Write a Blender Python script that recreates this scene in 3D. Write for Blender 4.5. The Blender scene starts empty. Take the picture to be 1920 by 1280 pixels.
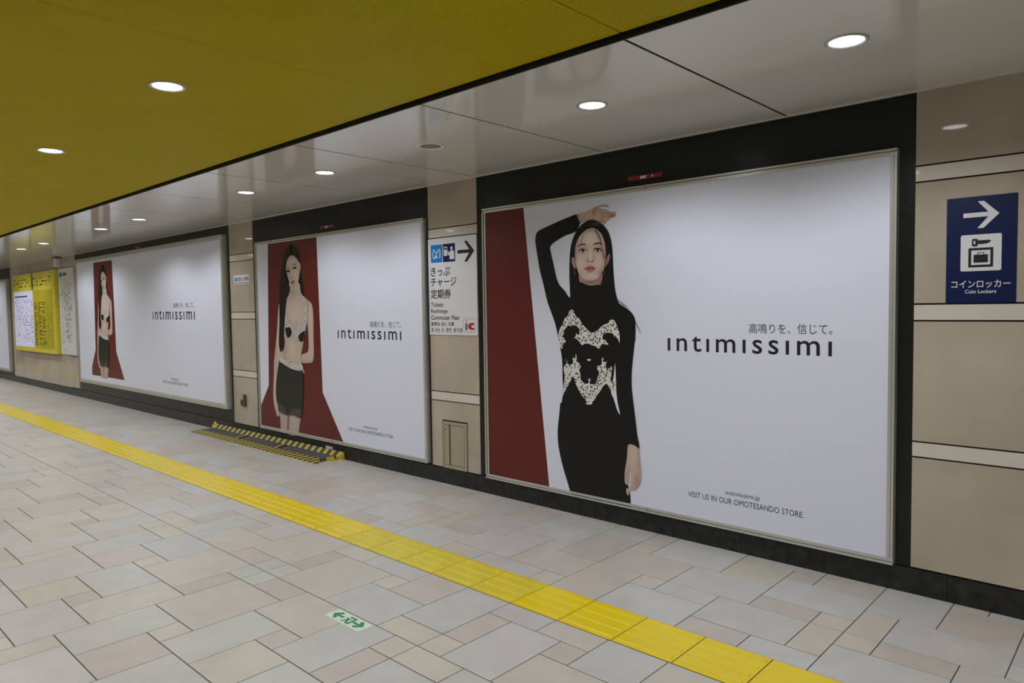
import bpy, bmesh, math, random
from mathutils import Matrix, Vector
from mathutils.geometry import tessellate_polygon

random.seed(7)
S = bpy.context.scene
COL = S.collection

# ------------------------------------------------------------------ camera, world, exposure
CAM_AXES = [[0.732998, 0.680082, -0.014218], [-0.022469, 0.045097, 0.99873], [0.67986, -0.731747, 0.048336]]            # right, up, back
CAM_LOC = [1.1641, -3.9034, 1.4587]
cam_data = bpy.data.cameras.new('camera')
cam_data.sensor_width = 36.0
cam_data.lens = 24.936
cam_data.clip_start = 0.05
cam_data.clip_end = 100
cam = bpy.data.objects.new('camera', cam_data)
COL.objects.link(cam)
m = Matrix([[CAM_AXES[c][r] for c in range(3)] + [CAM_LOC[r]] for r in range(3)] + [[0, 0, 0, 1]])
cam.matrix_world = m
S.camera = cam

world = bpy.data.worlds.new('world')
S.world = world
world.use_nodes = True
world.node_tree.nodes['Background'].inputs['Color'].default_value = (0.6, 0.62, 0.65, 1)
world.node_tree.nodes['Background'].inputs['Strength'].default_value = 0.0   # closed underground passage

S.view_settings.view_transform = 'Standard'
S.view_settings.look = 'None'
S.view_settings.gamma = 1.0
S.view_settings.use_curve_mapping = False
S.view_settings.exposure = 0.15

DOWNLIGHT_W = 24.0          # white strip downlights
YELLOW_W = 30.0             # downlights in the yellow ceiling
LENS_GLOW = 13.0

# ------------------------------------------------------------------ sizes (metres)
H = 2.4755                  # white ceiling height; poster wall plane is y = 0
HY = H + 0.020               # yellow ceiling
XL, XR = -26.0, 4.6         # ends of the passage
YF = -7.8                   # opposite wall
EDGE = -1.565               # edge of the white ceiling strip
CJ0, CJ = -0.3947, 1.2154   # ceiling joints
ZL = dict(l1=2.1147, l2=2.0363, l3=1.4454, l4=1.3641, l5=0.7667, l6=0.6901, pb=0.1313)

# outlines of the printed figures, in metres on the wall (x, z)
TRACES = {
 'p1_red':[(-2.7284,2.1884),(-2.3044,2.192),(-2.0881,0.1607),(-2.7282,0.1444)],
 'p1_hair':[(-1.7047,2.0357),(-1.6533,2.0259),(-1.5978,1.9929),(-1.5532,1.9416),(-1.531,1.8747),(-1.5227,1.8089),(-1.5177,1.7108),(-1.5115,1.629),(-1.5023,1.5552),(-1.4784,1.4813),(-1.4304,1.4158),(-1.3927,1.3349),(-1.3792,1.2221),(-1.3989,1.1406),(-1.4425,1.1145),(-1.4904,1.2195),(-1.5285,1.3834),(-1.5876,1.4829),(-1.7315,1.502),(-1.8601,1.4871),(-1.8761,1.5175),(-1.8806,1.5908),(-1.8837,1.6856),(-1.8804,1.7714),(-1.8717,1.8565),(-1.8491,1.9232),(-1.8162,1.9716),(-1.7678,2.0138)],
 'p1_dress':[(-1.8202,2.0828),(-1.8689,2.0732),(-1.9628,2.0529),(-2.0997,2.0171),(-2.1644,1.9961),(-2.185,1.9666),(-2.1893,1.9223),(-2.173,1.832),(-2.1511,1.7238),(-2.1177,1.6156),(-2.0846,1.4994),(-2.0456,1.4104),(-2.0179,1.3486),(-1.9962,1.2783),(-1.9803,1.2082),(-1.9747,1.2132),(-1.9694,1.1665),(-1.9582,1.1106),(-1.9531,1.0452),(-1.952,0.9514),(-1.9495,0.867),(-1.9626,0.7859),(-1.9748,0.7783),(-1.9882,0.6843),(-2.0017,0.5879),(-1.9994,0.4928),(-1.9801,0.4),(-1.9512,0.3088),(-1.9165,0.2192),(-1.8843,0.1393),(-1.8702,0.1276),(-1.412,0.1318),(-1.3965,0.1391),(-1.398,0.2227),(-1.4161,0.2859),(-1.4388,0.2955),(-1.436,0.3932),(-1.4145,0.4931),(-1.4089,0.5535),(-1.3277,0.5322),(-1.3421,0.6328),(-1.3565,0.7441),(-1.371,0.8468),(-1.3806,0.9328),(-1.3799,1.0281),(-1.3691,1.1235),(-1.3552,1.2271),(-1.3527,1.2227),(-1.3505,1.2629),(-1.3499,1.3512),(-1.3619,1.3913),(-1.392,1.4236),(-1.4398,1.4523),(-1.4882,1.4814),(-1.587,1.5491),(-1.6219,1.5982),(-1.7095,1.5959),(-1.7937,1.6206),(-1.8052,1.5545),(-1.8793,1.5201),(-1.925,1.5662),(-1.9856,1.6289),(-2.0234,1.7529),(-2.045,1.833),(-2.0536,1.873),(-2.0384,1.8939),(-1.987,1.9207),(-1.9088,1.9492),(-1.8216,1.9678),(-1.7889,2.0199),(-1.8034,2.0516)],
 'p1_gap':[(-1.5089,1.0786),(-1.5202,0.9943),(-1.5424,0.8955),(-1.5215,0.8438),(-1.4957,0.7751),(-1.4728,0.7463),(-1.4901,0.8198),(-1.5,0.8896),(-1.5025,0.9689)],
 'p1_lace_bust':[(-1.985,1.2551),(-1.972,1.3004),(-1.9426,1.3423),(-1.9258,1.3775),(-1.9013,1.3934),(-1.8847,1.4251),(-1.8645,1.4357),(-1.8447,1.4248),(-1.8292,1.3933),(-1.8018,1.3744),(-1.7786,1.3431),(-1.7402,1.3059),(-1.6982,1.2785),(-1.66,1.2914),(-1.6221,1.3163),(-1.5921,1.3361),(-1.5662,1.3411),(-1.5477,1.3624),(-1.5294,1.3685),(-1.5113,1.3595),(-1.4935,1.3295),(-1.4794,1.2996),(-1.4711,1.2637),(-1.4715,1.2157),(-1.4835,1.2395),(-1.505,1.2571),(-1.5159,1.2509),(-1.5229,1.2749),(-1.5521,1.2806),(-1.5816,1.2789),(-1.604,1.2615),(-1.6057,1.237),(-1.582,1.2314),(-1.5806,1.2223),(-1.5601,1.2045),(-1.586,1.2008),(-1.612,1.2062),(-1.6234,1.1875),(-1.6423,1.1735),(-1.6686,1.1894),(-1.6953,1.193),(-1.7297,1.2033),(-1.7569,1.2027),(-1.7804,1.1927),(-1.7998,1.2142),(-1.8272,1.2357),(-1.855,1.2415),(-1.8333,1.2513),(-1.8307,1.2735),(-1.8095,1.2612),(-1.7989,1.2834),(-1.8065,1.3084),(-1.834,1.3271),(-1.8619,1.3269),(-1.874,1.3205),(-1.89,1.3267),(-1.9186,1.3073),(-1.9353,1.2816),(-1.9359,1.2367),(-1.9199,1.2146),(-1.9405,1.1981),(-1.9533,1.1624),(-1.9736,1.1844)],
 'p1_lace_waist':[(-1.9538,0.83),(-1.9446,0.8953),(-1.9315,0.9606),(-1.939,1.0053),(-1.9386,1.0375),(-1.922,1.0576),(-1.9271,1.1023),(-1.9177,1.0706),(-1.9013,1.0841),(-1.9057,1.0583),(-1.8734,1.0565),(-1.8571,1.0731),(-1.8607,1.1048),(-1.8408,1.0992),(-1.8324,1.1312),(-1.8249,1.0998),(-1.8291,1.0807),(-1.8055,1.069),(-1.79,1.0445),(-1.8021,1.0218),(-1.7946,0.9874),(-1.7911,0.9561),(-1.76,0.9327),(-1.7289,0.9347),(-1.7248,0.9568),(-1.7363,0.9624),(-1.7208,0.9677),(-1.7093,0.9609),(-1.7173,0.9354),(-1.6751,0.9318),(-1.6559,0.9579),(-1.648,0.9893),(-1.6364,1.0146),(-1.655,1.0384),(-1.6473,1.0573),(-1.6171,1.0679),(-1.6129,1.1111),(-1.6018,1.1085),(-1.5983,1.0841),(-1.576,1.0881),(-1.5836,1.0664),(-1.5728,1.0363),(-1.5468,1.0558),(-1.5322,1.0504),(-1.54,0.9953),(-1.5368,0.9467),(-1.5075,0.9607),(-1.508,0.8999),(-1.5373,0.8887),(-1.5554,0.915),(-1.5774,0.9411),(-1.6074,0.9177),(-1.6378,0.8785),(-1.6608,0.852),(-1.6801,0.8225),(-1.6955,0.8119),(-1.6996,0.7941),(-1.746,0.7902),(-1.7496,0.8138),(-1.7767,0.8401),(-1.8039,0.873),(-1.835,0.9217),(-1.86,0.9743),(-1.8871,0.9312),(-1.9119,0.8975),(-1.937,0.8571)],
 'p1_hand_down':[(-1.4058,0.5539),(-1.3306,0.5371),(-1.323,0.4704),(-1.3134,0.4023),(-1.3139,0.3328),(-1.3292,0.2955),(-1.3598,0.2643),(-1.3957,0.2539),(-1.4083,0.2209),(-1.4217,0.223),(-1.4266,0.2576),(-1.3955,0.2804),(-1.3898,0.356),(-1.4029,0.3892),(-1.4098,0.3001),(-1.4295,0.2899),(-1.4386,0.3221),(-1.4361,0.3755),(-1.4199,0.4572)],
 'p1_strand_a':[(-1.488,1.5059),(-1.4397,1.4645),(-1.392,1.4357),(-1.4377,1.4701)],
 'p1_strand_b':[(-1.3545,1.3753),(-1.3266,1.3273),(-1.299,1.2718),(-1.3304,1.3249)],
 'p1_bow':[(-1.7343,1.0988),(-1.7074,1.0998),(-1.7075,1.0908),(-1.7209,1.0866),(-1.7344,1.0915)],
 'p2_red':[(-6.0268,2.2072),(-5.0626,2.2025),(-5.0274,0.8249),(-5.0246,0.6364),(-4.676,0.1685),(-6.3428,0.17),(-6.3403,0.3291),(-6.0996,0.6388)],
 'p2_torso':[(-5.6024,1.7461),(-5.6175,1.6212),(-5.7485,1.5704),(-5.8117,1.5331),(-5.7904,1.3268),(-5.7433,1.1852),(-5.7317,1.1003),(-5.7753,1.0136),(-5.8078,0.9338),(-5.7078,0.8455),(-5.3644,0.8139),(-5.3877,0.8609),(-5.4047,0.9292),(-5.4003,1.0121),(-5.3707,1.0819),(-5.3465,1.151),(-5.2734,1.3292),(-5.2286,1.4643),(-5.1881,1.5244),(-5.2734,1.5703),(-5.377,1.6363),(-5.4128,1.7398)],
 'p2_arm_l':[(-5.7767,1.561),(-5.8293,1.5191),(-5.8561,1.398),(-5.8787,1.2547),(-5.9165,1.0957),(-5.9604,0.935),(-5.9932,0.7734),(-5.9564,0.9062),(-5.9993,0.6124),(-6.0009,0.4659),(-5.9605,0.3595),(-5.9207,0.3085),(-5.8946,0.3291),(-5.9117,0.4003),(-5.9044,0.5825),(-5.9079,0.7635),(-5.8487,0.9286),(-5.7826,0.9849),(-5.7751,1.1134),(-5.7406,1.327)],
 'p2_arm_r':[(-5.2248,1.5384),(-5.1764,1.5109),(-5.1579,1.437),(-5.1559,1.3297),(-5.1628,1.1953),(-5.1622,1.0607),(-5.1799,0.9589),(-5.2189,0.9261),(-5.3847,0.9162),(-5.4003,0.9639),(-5.3799,1.006),(-5.2708,1.0411),(-5.2578,1.1936),(-5.272,1.3563),(-5.2789,1.4648)],
 'p2_bra':[(-5.7098,1.3836),(-5.6763,1.3977),(-5.5983,1.3417),(-5.5222,1.2725),(-5.4759,1.2522),(-5.4165,1.2872),(-5.3356,1.3562),(-5.2992,1.4649),(-5.2949,1.5463),(-5.2642,1.5525),(-5.2509,1.5186),(-5.2587,1.3699),(-5.2958,1.2883),(-5.3256,1.2061),(-5.3521,1.1413),(-5.4245,1.1397),(-5.4877,1.1799),(-5.5528,1.1997),(-5.6083,1.1637),(-5.6885,1.1833),(-5.731,1.2067)],
 'p2_bra_dark_a':[(-5.7026,1.2707),(-5.6423,1.2783),(-5.6019,1.2787),(-5.5721,1.2371),(-5.5849,1.1991),(-5.6349,1.1702),(-5.6827,1.1891)],
 'p2_bra_dark_b':[(-5.4206,1.2115),(-5.3678,1.2329),(-5.316,1.2445),(-5.3289,1.1924),(-5.3573,1.1412),(-5.4192,1.1426),(-5.4434,1.1766)],
 'p2_navel':[(-5.6085,0.9207),(-5.5949,0.9241),(-5.5909,0.9003),(-5.6046,0.8955)],
 'p2_skirt':[(-5.8316,0.9203),(-5.6789,0.8735),(-5.5131,0.8374),(-5.3888,0.8402),(-5.3747,0.7409),(-5.3831,0.5848),(-5.4133,0.4436),(-5.4482,0.3394),(-5.5729,0.3556),(-5.7089,0.3465),(-5.8469,0.3607),(-5.9029,0.4283),(-5.9363,0.5257),(-5.9287,0.6535),(-5.8915,0.8005)],
 'p2_waist':[(-5.8118,0.9605),(-5.6762,0.9214),(-5.5098,0.8987),(-5.3858,0.8955),(-5.389,0.8367),(-5.5794,0.8412),(-5.7468,0.8846),(-5.832,0.9149)],
 'p2_hem':[(-5.89,0.45),(-5.811,0.4485),(-5.7662,0.4118),(-5.7148,0.3599),(-5.6521,0.3817),(-5.6117,0.4252),(-5.5582,0.4378),(-5.4692,0.4298),(-5.4167,0.45),(-5.4419,0.3364),(-5.474,0.3427),(-5.5329,0.3529),(-5.608,0.3554),(-5.685,0.3426),(-5.7435,0.3452),(-5.8162,0.3587),(-5.8942,0.3802)],
 'p2_legs':[(-5.8934,0.3925),(-5.8747,0.3043),(-5.8549,0.1552),(-5.7297,0.1527),(-5.7012,0.329),(-5.6857,0.3305),(-5.7236,0.1509),(-5.526,0.1514),(-5.4783,0.2634),(-5.4409,0.3537),(-5.5289,0.4245)],
 'p1_hand_up':[(-1.8167,2.0811),(-1.7681,2.0912),(-1.7149,2.099),(-1.682,2.1088),(-1.6494,2.121),(-1.6172,2.1254),(-1.579,2.1239),(-1.5526,2.1144),(-1.554,2.1047),(-1.5792,2.1084),(-1.6046,2.1121),(-1.6271,2.1057),(-1.6047,2.0981),(-1.573,2.0923),(-1.5479,2.0794),(-1.5292,2.0734),(-1.5013,2.0685),(-1.4934,2.0508),(-1.5015,2.0388),(-1.5296,2.0287),(-1.5548,2.0182),(-1.5739,2.0018),(-1.5899,1.9893),(-1.6121,2.0001),(-1.6441,2.016),(-1.6895,2.0281),(-1.7355,2.0297),(-1.7689,2.0221),(-1.7906,2.0081),(-1.7956,2.0406)],
 'p1_crease_a':[(-1.6239,2.0975),(-1.6126,2.073),(-1.6052,2.0509),(-1.5798,2.0464),(-1.5482,2.0454),(-1.5158,2.0402)],
 'p1_crease_b':[(-1.6052,2.0509),(-1.6016,2.0303),(-1.6069,2.0085)],
 'p1_crease_c':[(-1.6495,2.1158),(-1.6659,2.094),(-1.6695,2.0682)],
 'p1_crease_d':[(-1.5986,2.0742),(-1.5732,2.0685),(-1.5419,2.0561),(-1.5138,2.0492)],
 'p1_face':[(-1.6769,1.978),(-1.7097,1.9772),(-1.7429,1.9667),(-1.7766,1.9428),(-1.8039,1.9129),(-1.8213,1.8765),(-1.8307,1.8341),(-1.8312,1.791),(-1.8263,1.7476),(-1.8131,1.7146),(-1.7966,1.6761),(-1.7767,1.6512),(-1.7467,1.634),(-1.7136,1.6248),(-1.684,1.6248),(-1.6545,1.6333),(-1.6284,1.6507),(-1.6089,1.6735),(-1.5894,1.704),(-1.5795,1.7452),(-1.5726,1.7969),(-1.5753,1.849),(-1.5876,1.8914),(-1.6064,1.9293),(-1.6318,1.9575),(-1.6575,1.9727)],
 'p1_neck':[(-1.7945,1.6814),(-1.7906,1.6178),(-1.7537,1.6064),(-1.7073,1.5969),(-1.6614,1.5965),(-1.6212,1.5995),(-1.6089,1.6735),(-1.7034,1.6563)],
 'p1_ear_a':[(-1.8428,1.7944),(-1.8566,1.7897),(-1.859,1.7655),(-1.8504,1.738),(-1.8369,1.7184),(-1.8253,1.7205),(-1.8316,1.7586)],
 'p1_ear_b':[(-1.5505,1.7981),(-1.5411,1.795),(-1.5413,1.7691),(-1.5574,1.7389),(-1.5766,1.7138),(-1.5797,1.7192),(-1.573,1.7605)],
 'p1_lash_a':[(-1.7954,1.8297),(-1.7859,1.8419),(-1.7677,1.8472),(-1.747,1.8426),(-1.7299,1.8266),(-1.7457,1.8351),(-1.7657,1.839),(-1.7806,1.8352)],
 'p1_lash_b':[(-1.67,1.8302),(-1.6608,1.8391),(-1.6426,1.8426),(-1.6188,1.8384),(-1.6036,1.8228),(-1.6227,1.8313),(-1.6421,1.8352),(-1.6576,1.832)],
 'p1_white_a':[(-1.7846,1.8312),(-1.7745,1.8391),(-1.7564,1.8395),(-1.7405,1.8294),(-1.7545,1.8234),(-1.7746,1.8236)],
 'p1_white_b':[(-1.6622,1.8286),(-1.6537,1.8354),(-1.6382,1.8365),(-1.6157,1.8262),(-1.6332,1.8194),(-1.6526,1.8201)],
 'p1_brow_a':[(-1.8059,1.8594),(-1.7963,1.8721),(-1.774,1.8802),(-1.7472,1.8788),(-1.732,1.8703),(-1.7473,1.8703),(-1.7741,1.8711),(-1.7923,1.8649)],
 'p1_brow_b':[(-1.6749,1.8663),(-1.6585,1.8757),(-1.6326,1.8801),(-1.6101,1.8754),(-1.5968,1.8598),(-1.6134,1.8662),(-1.6359,1.8704),(-1.6586,1.8673)],
 'p1_lips':[(-1.7498,1.7105),(-1.7324,1.7214),(-1.7124,1.73),(-1.7006,1.7257),(-1.6874,1.7288),(-1.6699,1.7184),(-1.655,1.7082),(-1.6702,1.6941),(-1.6932,1.6861),(-1.7162,1.6882),(-1.734,1.697)],
 'p1_lipline':[(-1.7458,1.7103),(-1.7192,1.7133),(-1.6995,1.7097),(-1.6798,1.712),(-1.6583,1.7083),(-1.6798,1.7056),(-1.6995,1.7044),(-1.7206,1.7075)],
 'p1_nostril_a':[(-1.7293,1.7633),(-1.722,1.7656),(-1.7128,1.7598),(-1.7221,1.7576)],
 'p1_nostril_b':[(-1.6898,1.758),(-1.6792,1.7632),(-1.674,1.7592),(-1.6813,1.7549)],
 'p1_strand_c':[(-1.7349,1.9687),(-1.7552,1.9358),(-1.7691,1.8942),(-1.7747,1.8786)],
 'p1_strand_d':[(-1.6511,1.9643),(-1.6257,1.9256),(-1.6081,1.8825),(-1.5997,1.8298),(-1.5812,1.7662)],
 'p1_strand_e':[(-1.6318,1.9549),(-1.6129,1.9142),(-1.6044,1.8718)],
 'p1_strand_f':[(-1.6575,1.9649),(-1.6398,1.932),(-1.6292,1.8945)],
 'p1_earring_a':[(-1.8342,1.7156),(-1.8288,1.7153),(-1.8293,1.671),(-1.8348,1.6712)],
 'p1_earring_b':[(-1.5869,1.7039),(-1.5831,1.7037),(-1.5834,1.6646),(-1.5872,1.6648)],
 'p1_crease_e':[(-1.3519,0.3749),(-1.3543,0.3264),(-1.3792,0.2663)],
 'p1_crease_f':[(-1.3318,0.3648),(-1.3341,0.3122),(-1.3567,0.2666)],
 'p2_hair':[(-5.5532,2.1433),(-5.6253,2.112),(-5.6795,2.0529),(-5.727,1.9401),(-5.7653,1.8151),(-5.7935,1.6889),(-5.8085,1.5402),(-5.7723,1.5184),(-5.5673,1.5367),(-5.4648,1.5971),(-5.3135,1.6022),(-5.3323,1.7167),(-5.3556,1.8194),(-5.3592,1.9315),(-5.3693,1.9932),(-5.4002,2.0663),(-5.4558,2.1191)],
 'p2_face':[(-5.5496,2.0315),(-5.5967,2.0114),(-5.6396,1.9669),(-5.658,1.8947),(-5.6413,1.8312),(-5.6045,1.7671),(-5.5674,1.7138),(-5.5189,1.6895),(-5.4586,1.7104),(-5.4168,1.7604),(-5.398,1.8211),(-5.3812,1.8817),(-5.388,1.933),(-5.4245,1.9759),(-5.4716,2.0093)],
 'p2_ear':[(-5.3875,1.9432),(-5.3635,1.9236),(-5.3702,1.871),(-5.3995,1.8294)],
 'p2_lash_a':[(-5.6574,1.8695),(-5.6243,1.8806),(-5.5767,1.868),(-5.5973,1.8585),(-5.6376,1.8603)],
 'p2_lash_b':[(-5.5236,1.8904),(-5.4872,1.9052),(-5.4404,1.9009),(-5.4606,1.8895),(-5.5002,1.8852)],
 'p2_brow_a':[(-5.6542,1.8903),(-5.6208,1.9065),(-5.5708,1.902),(-5.6173,1.898)],
 'p2_brow_b':[(-5.5339,1.9199),(-5.4854,1.9381),(-5.4408,1.9286),(-5.4839,1.9298)],
 'p2_nostril':[(-5.5764,1.8035),(-5.5489,1.7942),(-5.5086,1.805),(-5.5453,1.7878)],
 'p2_lips':[(-5.5693,1.7513),(-5.5385,1.7658),(-5.5188,1.764),(-5.4928,1.7693),(-5.4919,1.7486),(-5.5287,1.7281),(-5.5581,1.7374)],
 'p2_lipline':[(-5.5634,1.75),(-5.5313,1.752),(-5.4934,1.758),(-5.5277,1.7457)],
 'p2_lock':[(-5.6108,2.0122),(-5.6597,1.9366),(-5.6596,1.8319),(-5.6158,1.7466),(-5.5794,1.6777),(-5.633,1.6215),(-5.6776,1.5172),(-5.7071,1.3589),(-5.7287,1.1996),(-5.7568,1.0712),(-5.8121,1.016),(-5.8392,1.0904),(-5.8328,1.198),(-5.8129,1.3588),(-5.8085,1.5402),(-5.7935,1.6889),(-5.7653,1.8151),(-5.727,1.9401),(-5.6795,2.0529),(-5.6253,2.112),(-5.5534,2.1403),(-5.5477,2.0293)],
}

# boxes that lettering and signs fill, in metres on the wall (x0, x1, z0, z1)
INK = {
 'p1_logo':(-1.1174,-0.138,1.1748,1.2706),
 'p1_tag':(-0.5929,-0.1365,1.2902,1.3467),
 'p1_url':(-0.7346,-0.5255,0.3318,0.3635),
 'p1_visit':(-0.9796,-0.2792,0.2858,0.3193),
 'p2_logo':(-4.7321,-3.7515,1.1824,1.2769),
 'p2_tag':(-4.2055,-3.7483,1.2915,1.3488),
 'p2_url':(-4.3459,-4.1314,0.3432,0.3771),
 'p2_visit':(-4.5912,-3.8946,0.302,0.3327),
 'p3_logo':(-9.2438,-7.8749,1.3563,1.4861),
 'p3_tag':(-8.5296,-7.8865,1.5107,1.5775),
 'p3_url':(-8.686,-8.4297,0.5399,0.5765),
 'p3_visit':(-8.9697,-8.1547,0.4892,0.5262),
 't_ki':(-3.37,-3.1334,1.7218,1.7981),
 't_cha':(-3.3726,-3.0579,1.6346,1.71),
 't_tei':(-3.3755,-3.1246,1.5367,1.6158),
 't_tick':(-3.3728,-3.2219,1.4692,1.5059),
 't_rech':(-3.3745,-3.1697,1.4089,1.4527),
 't_comm':(-3.376,-3.0335,1.3627,1.4006),
 't_chi':(-3.3776,-3.0938,1.3105,1.3449),
 't_kor':(-3.3791,-3.0011,1.2594,1.2974),
 't_metro':(-3.3655,-3.2223,1.8348,1.9813),
 't_navy':(-3.2151,-3.0683,1.8339,1.9813),
 't_arrow':(-3.0396,-2.8459,1.8248,1.9886),
 't_ic':(-2.9902,-2.8455,1.2647,1.3724),
 'c_arrow':(0.4416,0.5824,1.7933,1.917),
 'c_sq':(0.4328,0.5935,1.5958,1.7643),
 'c_key':(0.4778,0.5529,1.7098,1.7459),
 'c_lock':(0.4645,0.5617,1.6131,1.7024),
 'c_case':(0.4852,0.5416,1.6343,1.6816),
 'c_jp':(0.3973,0.6296,1.5171,1.553),
 'c_en':(0.4531,0.5756,1.4921,1.5099),
}

# soft tones within the printed photographs (x, z, rx, rz, colour, strength)
TONES = {
 'p1_face':[(-1.7039,1.9106,0.0716,0.0475,(0.78,0.64,0.6),0.7),(-1.7855,1.7562,0.0402,0.0429,(0.78,0.64,0.6),0.6),(-1.6339,1.7481,0.0321,0.0315,(0.78,0.64,0.6),0.35),(-1.6999,1.6668,0.0392,0.0159,(0.78,0.64,0.6),0.5),(-1.6972,1.7991,0.0105,0.0476,(0.78,0.64,0.6),0.7),(-1.8308,1.8233,0.0149,0.1294,(0.27,0.16,0.135),0.75),(-1.5726,1.7969,0.0265,0.1353,(0.27,0.16,0.135),0.85),(-1.6939,1.6209,0.11,0.0127,(0.27,0.16,0.135),0.8),(-1.7867,1.6542,0.0268,0.0322,(0.42,0.27,0.235),0.6),(-1.6089,1.6735,0.0319,0.0366,(0.27,0.16,0.135),0.7),(-1.6705,1.9659,0.0962,0.0136,(0.27,0.16,0.135),0.55),(-1.8107,1.908,0.0162,0.0483,(0.42,0.27,0.235),0.6),(-1.7657,1.8406,0.0373,0.0192,(0.42,0.27,0.235),0.85),(-1.6356,1.8374,0.0372,0.0189,(0.42,0.27,0.235),0.85),(-1.778,1.8254,0.0268,0.0075,(0.42,0.27,0.235),0.5),(-1.617,1.8283,0.0256,0.013,(0.27,0.16,0.135),0.45),(-1.6673,1.8395,0.0078,0.0211,(0.42,0.27,0.235),0.5),(-1.6712,1.7791,0.0085,0.0237,(0.42,0.27,0.235),0.75),(-1.7231,1.8432,0.0079,0.016,(0.42,0.27,0.235),0.35),(-1.7023,1.7549,0.0302,0.0053,(0.42,0.27,0.235),0.8),(-1.7252,1.7689,0.0066,0.0095,(0.42,0.27,0.235),0.5),(-1.7011,1.7385,0.0078,0.0085,(0.42,0.27,0.235),0.4),(-1.7018,1.6796,0.0289,0.0053,(0.42,0.27,0.235),0.75),(-1.7498,1.7105,0.0066,0.0053,(0.42,0.27,0.235),0.6),(-1.655,1.7082,0.0065,0.0053,(0.42,0.27,0.235),0.6)],
 'p1_neck':[(-1.7038,1.6165,0.0975,0.0213,(0.3,0.185,0.155),0.9),(-1.6157,1.6319,0.0256,0.042,(0.27,0.16,0.135),0.8)],
 'p1_hand_up':[(-1.7484,2.0653,0.0593,0.0264,(0.62,0.47,0.41),0.7),(-1.6693,2.0865,0.0169,0.0314,(0.36,0.22,0.155),0.6),(-1.517,2.0429,0.0371,0.0123,(0.4,0.19,0.155),0.75),(-1.6404,2.0575,0.0193,0.0313,(0.64,0.48,0.38),0.5),(-1.6312,2.0149,0.0511,0.0094,(0.3,0.18,0.14),0.6),(-1.7755,2.0334,0.0267,0.0266,(0.4,0.28,0.24),0.6),(-1.5728,2.1119,0.0251,0.0062,(0.42,0.26,0.2),0.5)],
 'p1_hand_down':[(-1.3736,0.481,0.0305,0.07,(0.66,0.53,0.5),0.6),(-1.3231,0.453,0.014,0.0869,(0.4,0.27,0.24),0.6),(-1.3391,0.3201,0.0262,0.0437,(0.44,0.26,0.22),0.6),(-1.4135,0.3524,0.0144,0.053,(0.4,0.26,0.22),0.5),(-1.4165,0.2284,0.0145,0.0178,(0.5,0.25,0.22),0.6)],
 'p1_lips':[(-1.6983,1.6975,0.0262,0.0053,(0.58,0.3,0.27),0.8),(-1.7026,1.7242,0.0262,0.0042,(0.36,0.13,0.115),0.6)],
 'p1_hair':[(-1.6571,2.0041,0.0354,0.0115,(0.06,0.06,0.068),0.8),(-1.8383,1.8777,0.015,0.0323,(0.035,0.032,0.035),0.7),(-1.5494,1.9196,0.0088,0.0413,(0.035,0.033,0.036),0.7)],
 'p2_torso':[(-5.5344,1.4113,0.1375,0.1251,(0.7,0.6,0.53),0.7),(-5.569,1.0764,0.0797,0.0947,(0.7,0.6,0.53),0.6),(-5.7367,1.0611,0.0536,0.1283,(0.42,0.31,0.26),0.7),(-5.372,1.0818,0.0386,0.1033,(0.42,0.31,0.26),0.6),(-5.5416,1.6403,0.0986,0.0353,(0.42,0.31,0.26),0.75),(-5.565,1.5783,0.0912,0.0104,(0.42,0.31,0.26),0.35),(-5.4881,1.3178,0.0158,0.0478,(0.42,0.31,0.26),0.6),(-5.602,0.9174,0.0121,0.0126,(0.42,0.31,0.26),0.8),(-5.5038,1.0678,0.0159,0.0942,(0.42,0.31,0.26),0.25),(-5.4899,1.141,0.1559,0.0125,(0.42,0.31,0.26),0.4)],
 'p2_arm_l':[(-5.8687,1.3049,0.0548,0.3238,(0.7,0.6,0.53),0.5),(-5.9306,0.9796,0.0299,0.1743,(0.42,0.31,0.26),0.4)],
 'p2_arm_r':[(-5.2075,1.3901,0.0336,0.2025,(0.7,0.6,0.53),0.6),(-5.146,1.209,0.0258,0.3034,(0.42,0.31,0.26),0.6),(-5.3071,0.9298,0.1694,0.0164,(0.42,0.31,0.26),0.7)],
 'p2_face':[(-5.5429,1.9721,0.0788,0.0413,(0.7,0.6,0.53),0.6),(-5.472,1.8242,0.0507,0.0514,(0.7,0.6,0.53),0.5),(-5.6211,1.8303,0.0281,0.0729,(0.42,0.31,0.26),0.6),(-5.5465,1.8376,0.012,0.0414,(0.7,0.6,0.53),0.5),(-5.5787,1.8338,0.016,0.0519,(0.42,0.31,0.26),0.5),(-5.6186,1.8741,0.0521,0.0146,(0.42,0.31,0.26),0.7),(-5.4836,1.8989,0.0547,0.0165,(0.42,0.31,0.26),0.7),(-5.547,1.792,0.0436,0.0062,(0.42,0.31,0.26),0.7),(-5.5331,1.721,0.0396,0.0062,(0.42,0.31,0.26),0.6),(-5.5189,1.6895,0.1175,0.0145,(0.42,0.31,0.26),0.8),(-5.3817,1.8715,0.0307,0.1223,(0.42,0.31,0.26),0.6),(-5.4618,2.0087,0.0968,0.0184,(0.42,0.31,0.26),0.5)],
 'p2_legs':[(-5.7829,0.2564,0.0407,0.098,(0.54,0.42,0.38),0.6),(-5.5973,0.2751,0.0545,0.0964,(0.58,0.47,0.47),0.7),(-5.7048,0.2643,0.0216,0.1298,(0.22,0.13,0.115),0.85),(-5.4547,0.2895,0.0237,0.0951,(0.3,0.2,0.18),0.6),(-5.8687,0.2722,0.016,0.0987,(0.34,0.22,0.2),0.5),(-5.6839,0.3628,0.2417,0.021,(0.22,0.14,0.12),0.6)],
}


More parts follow.
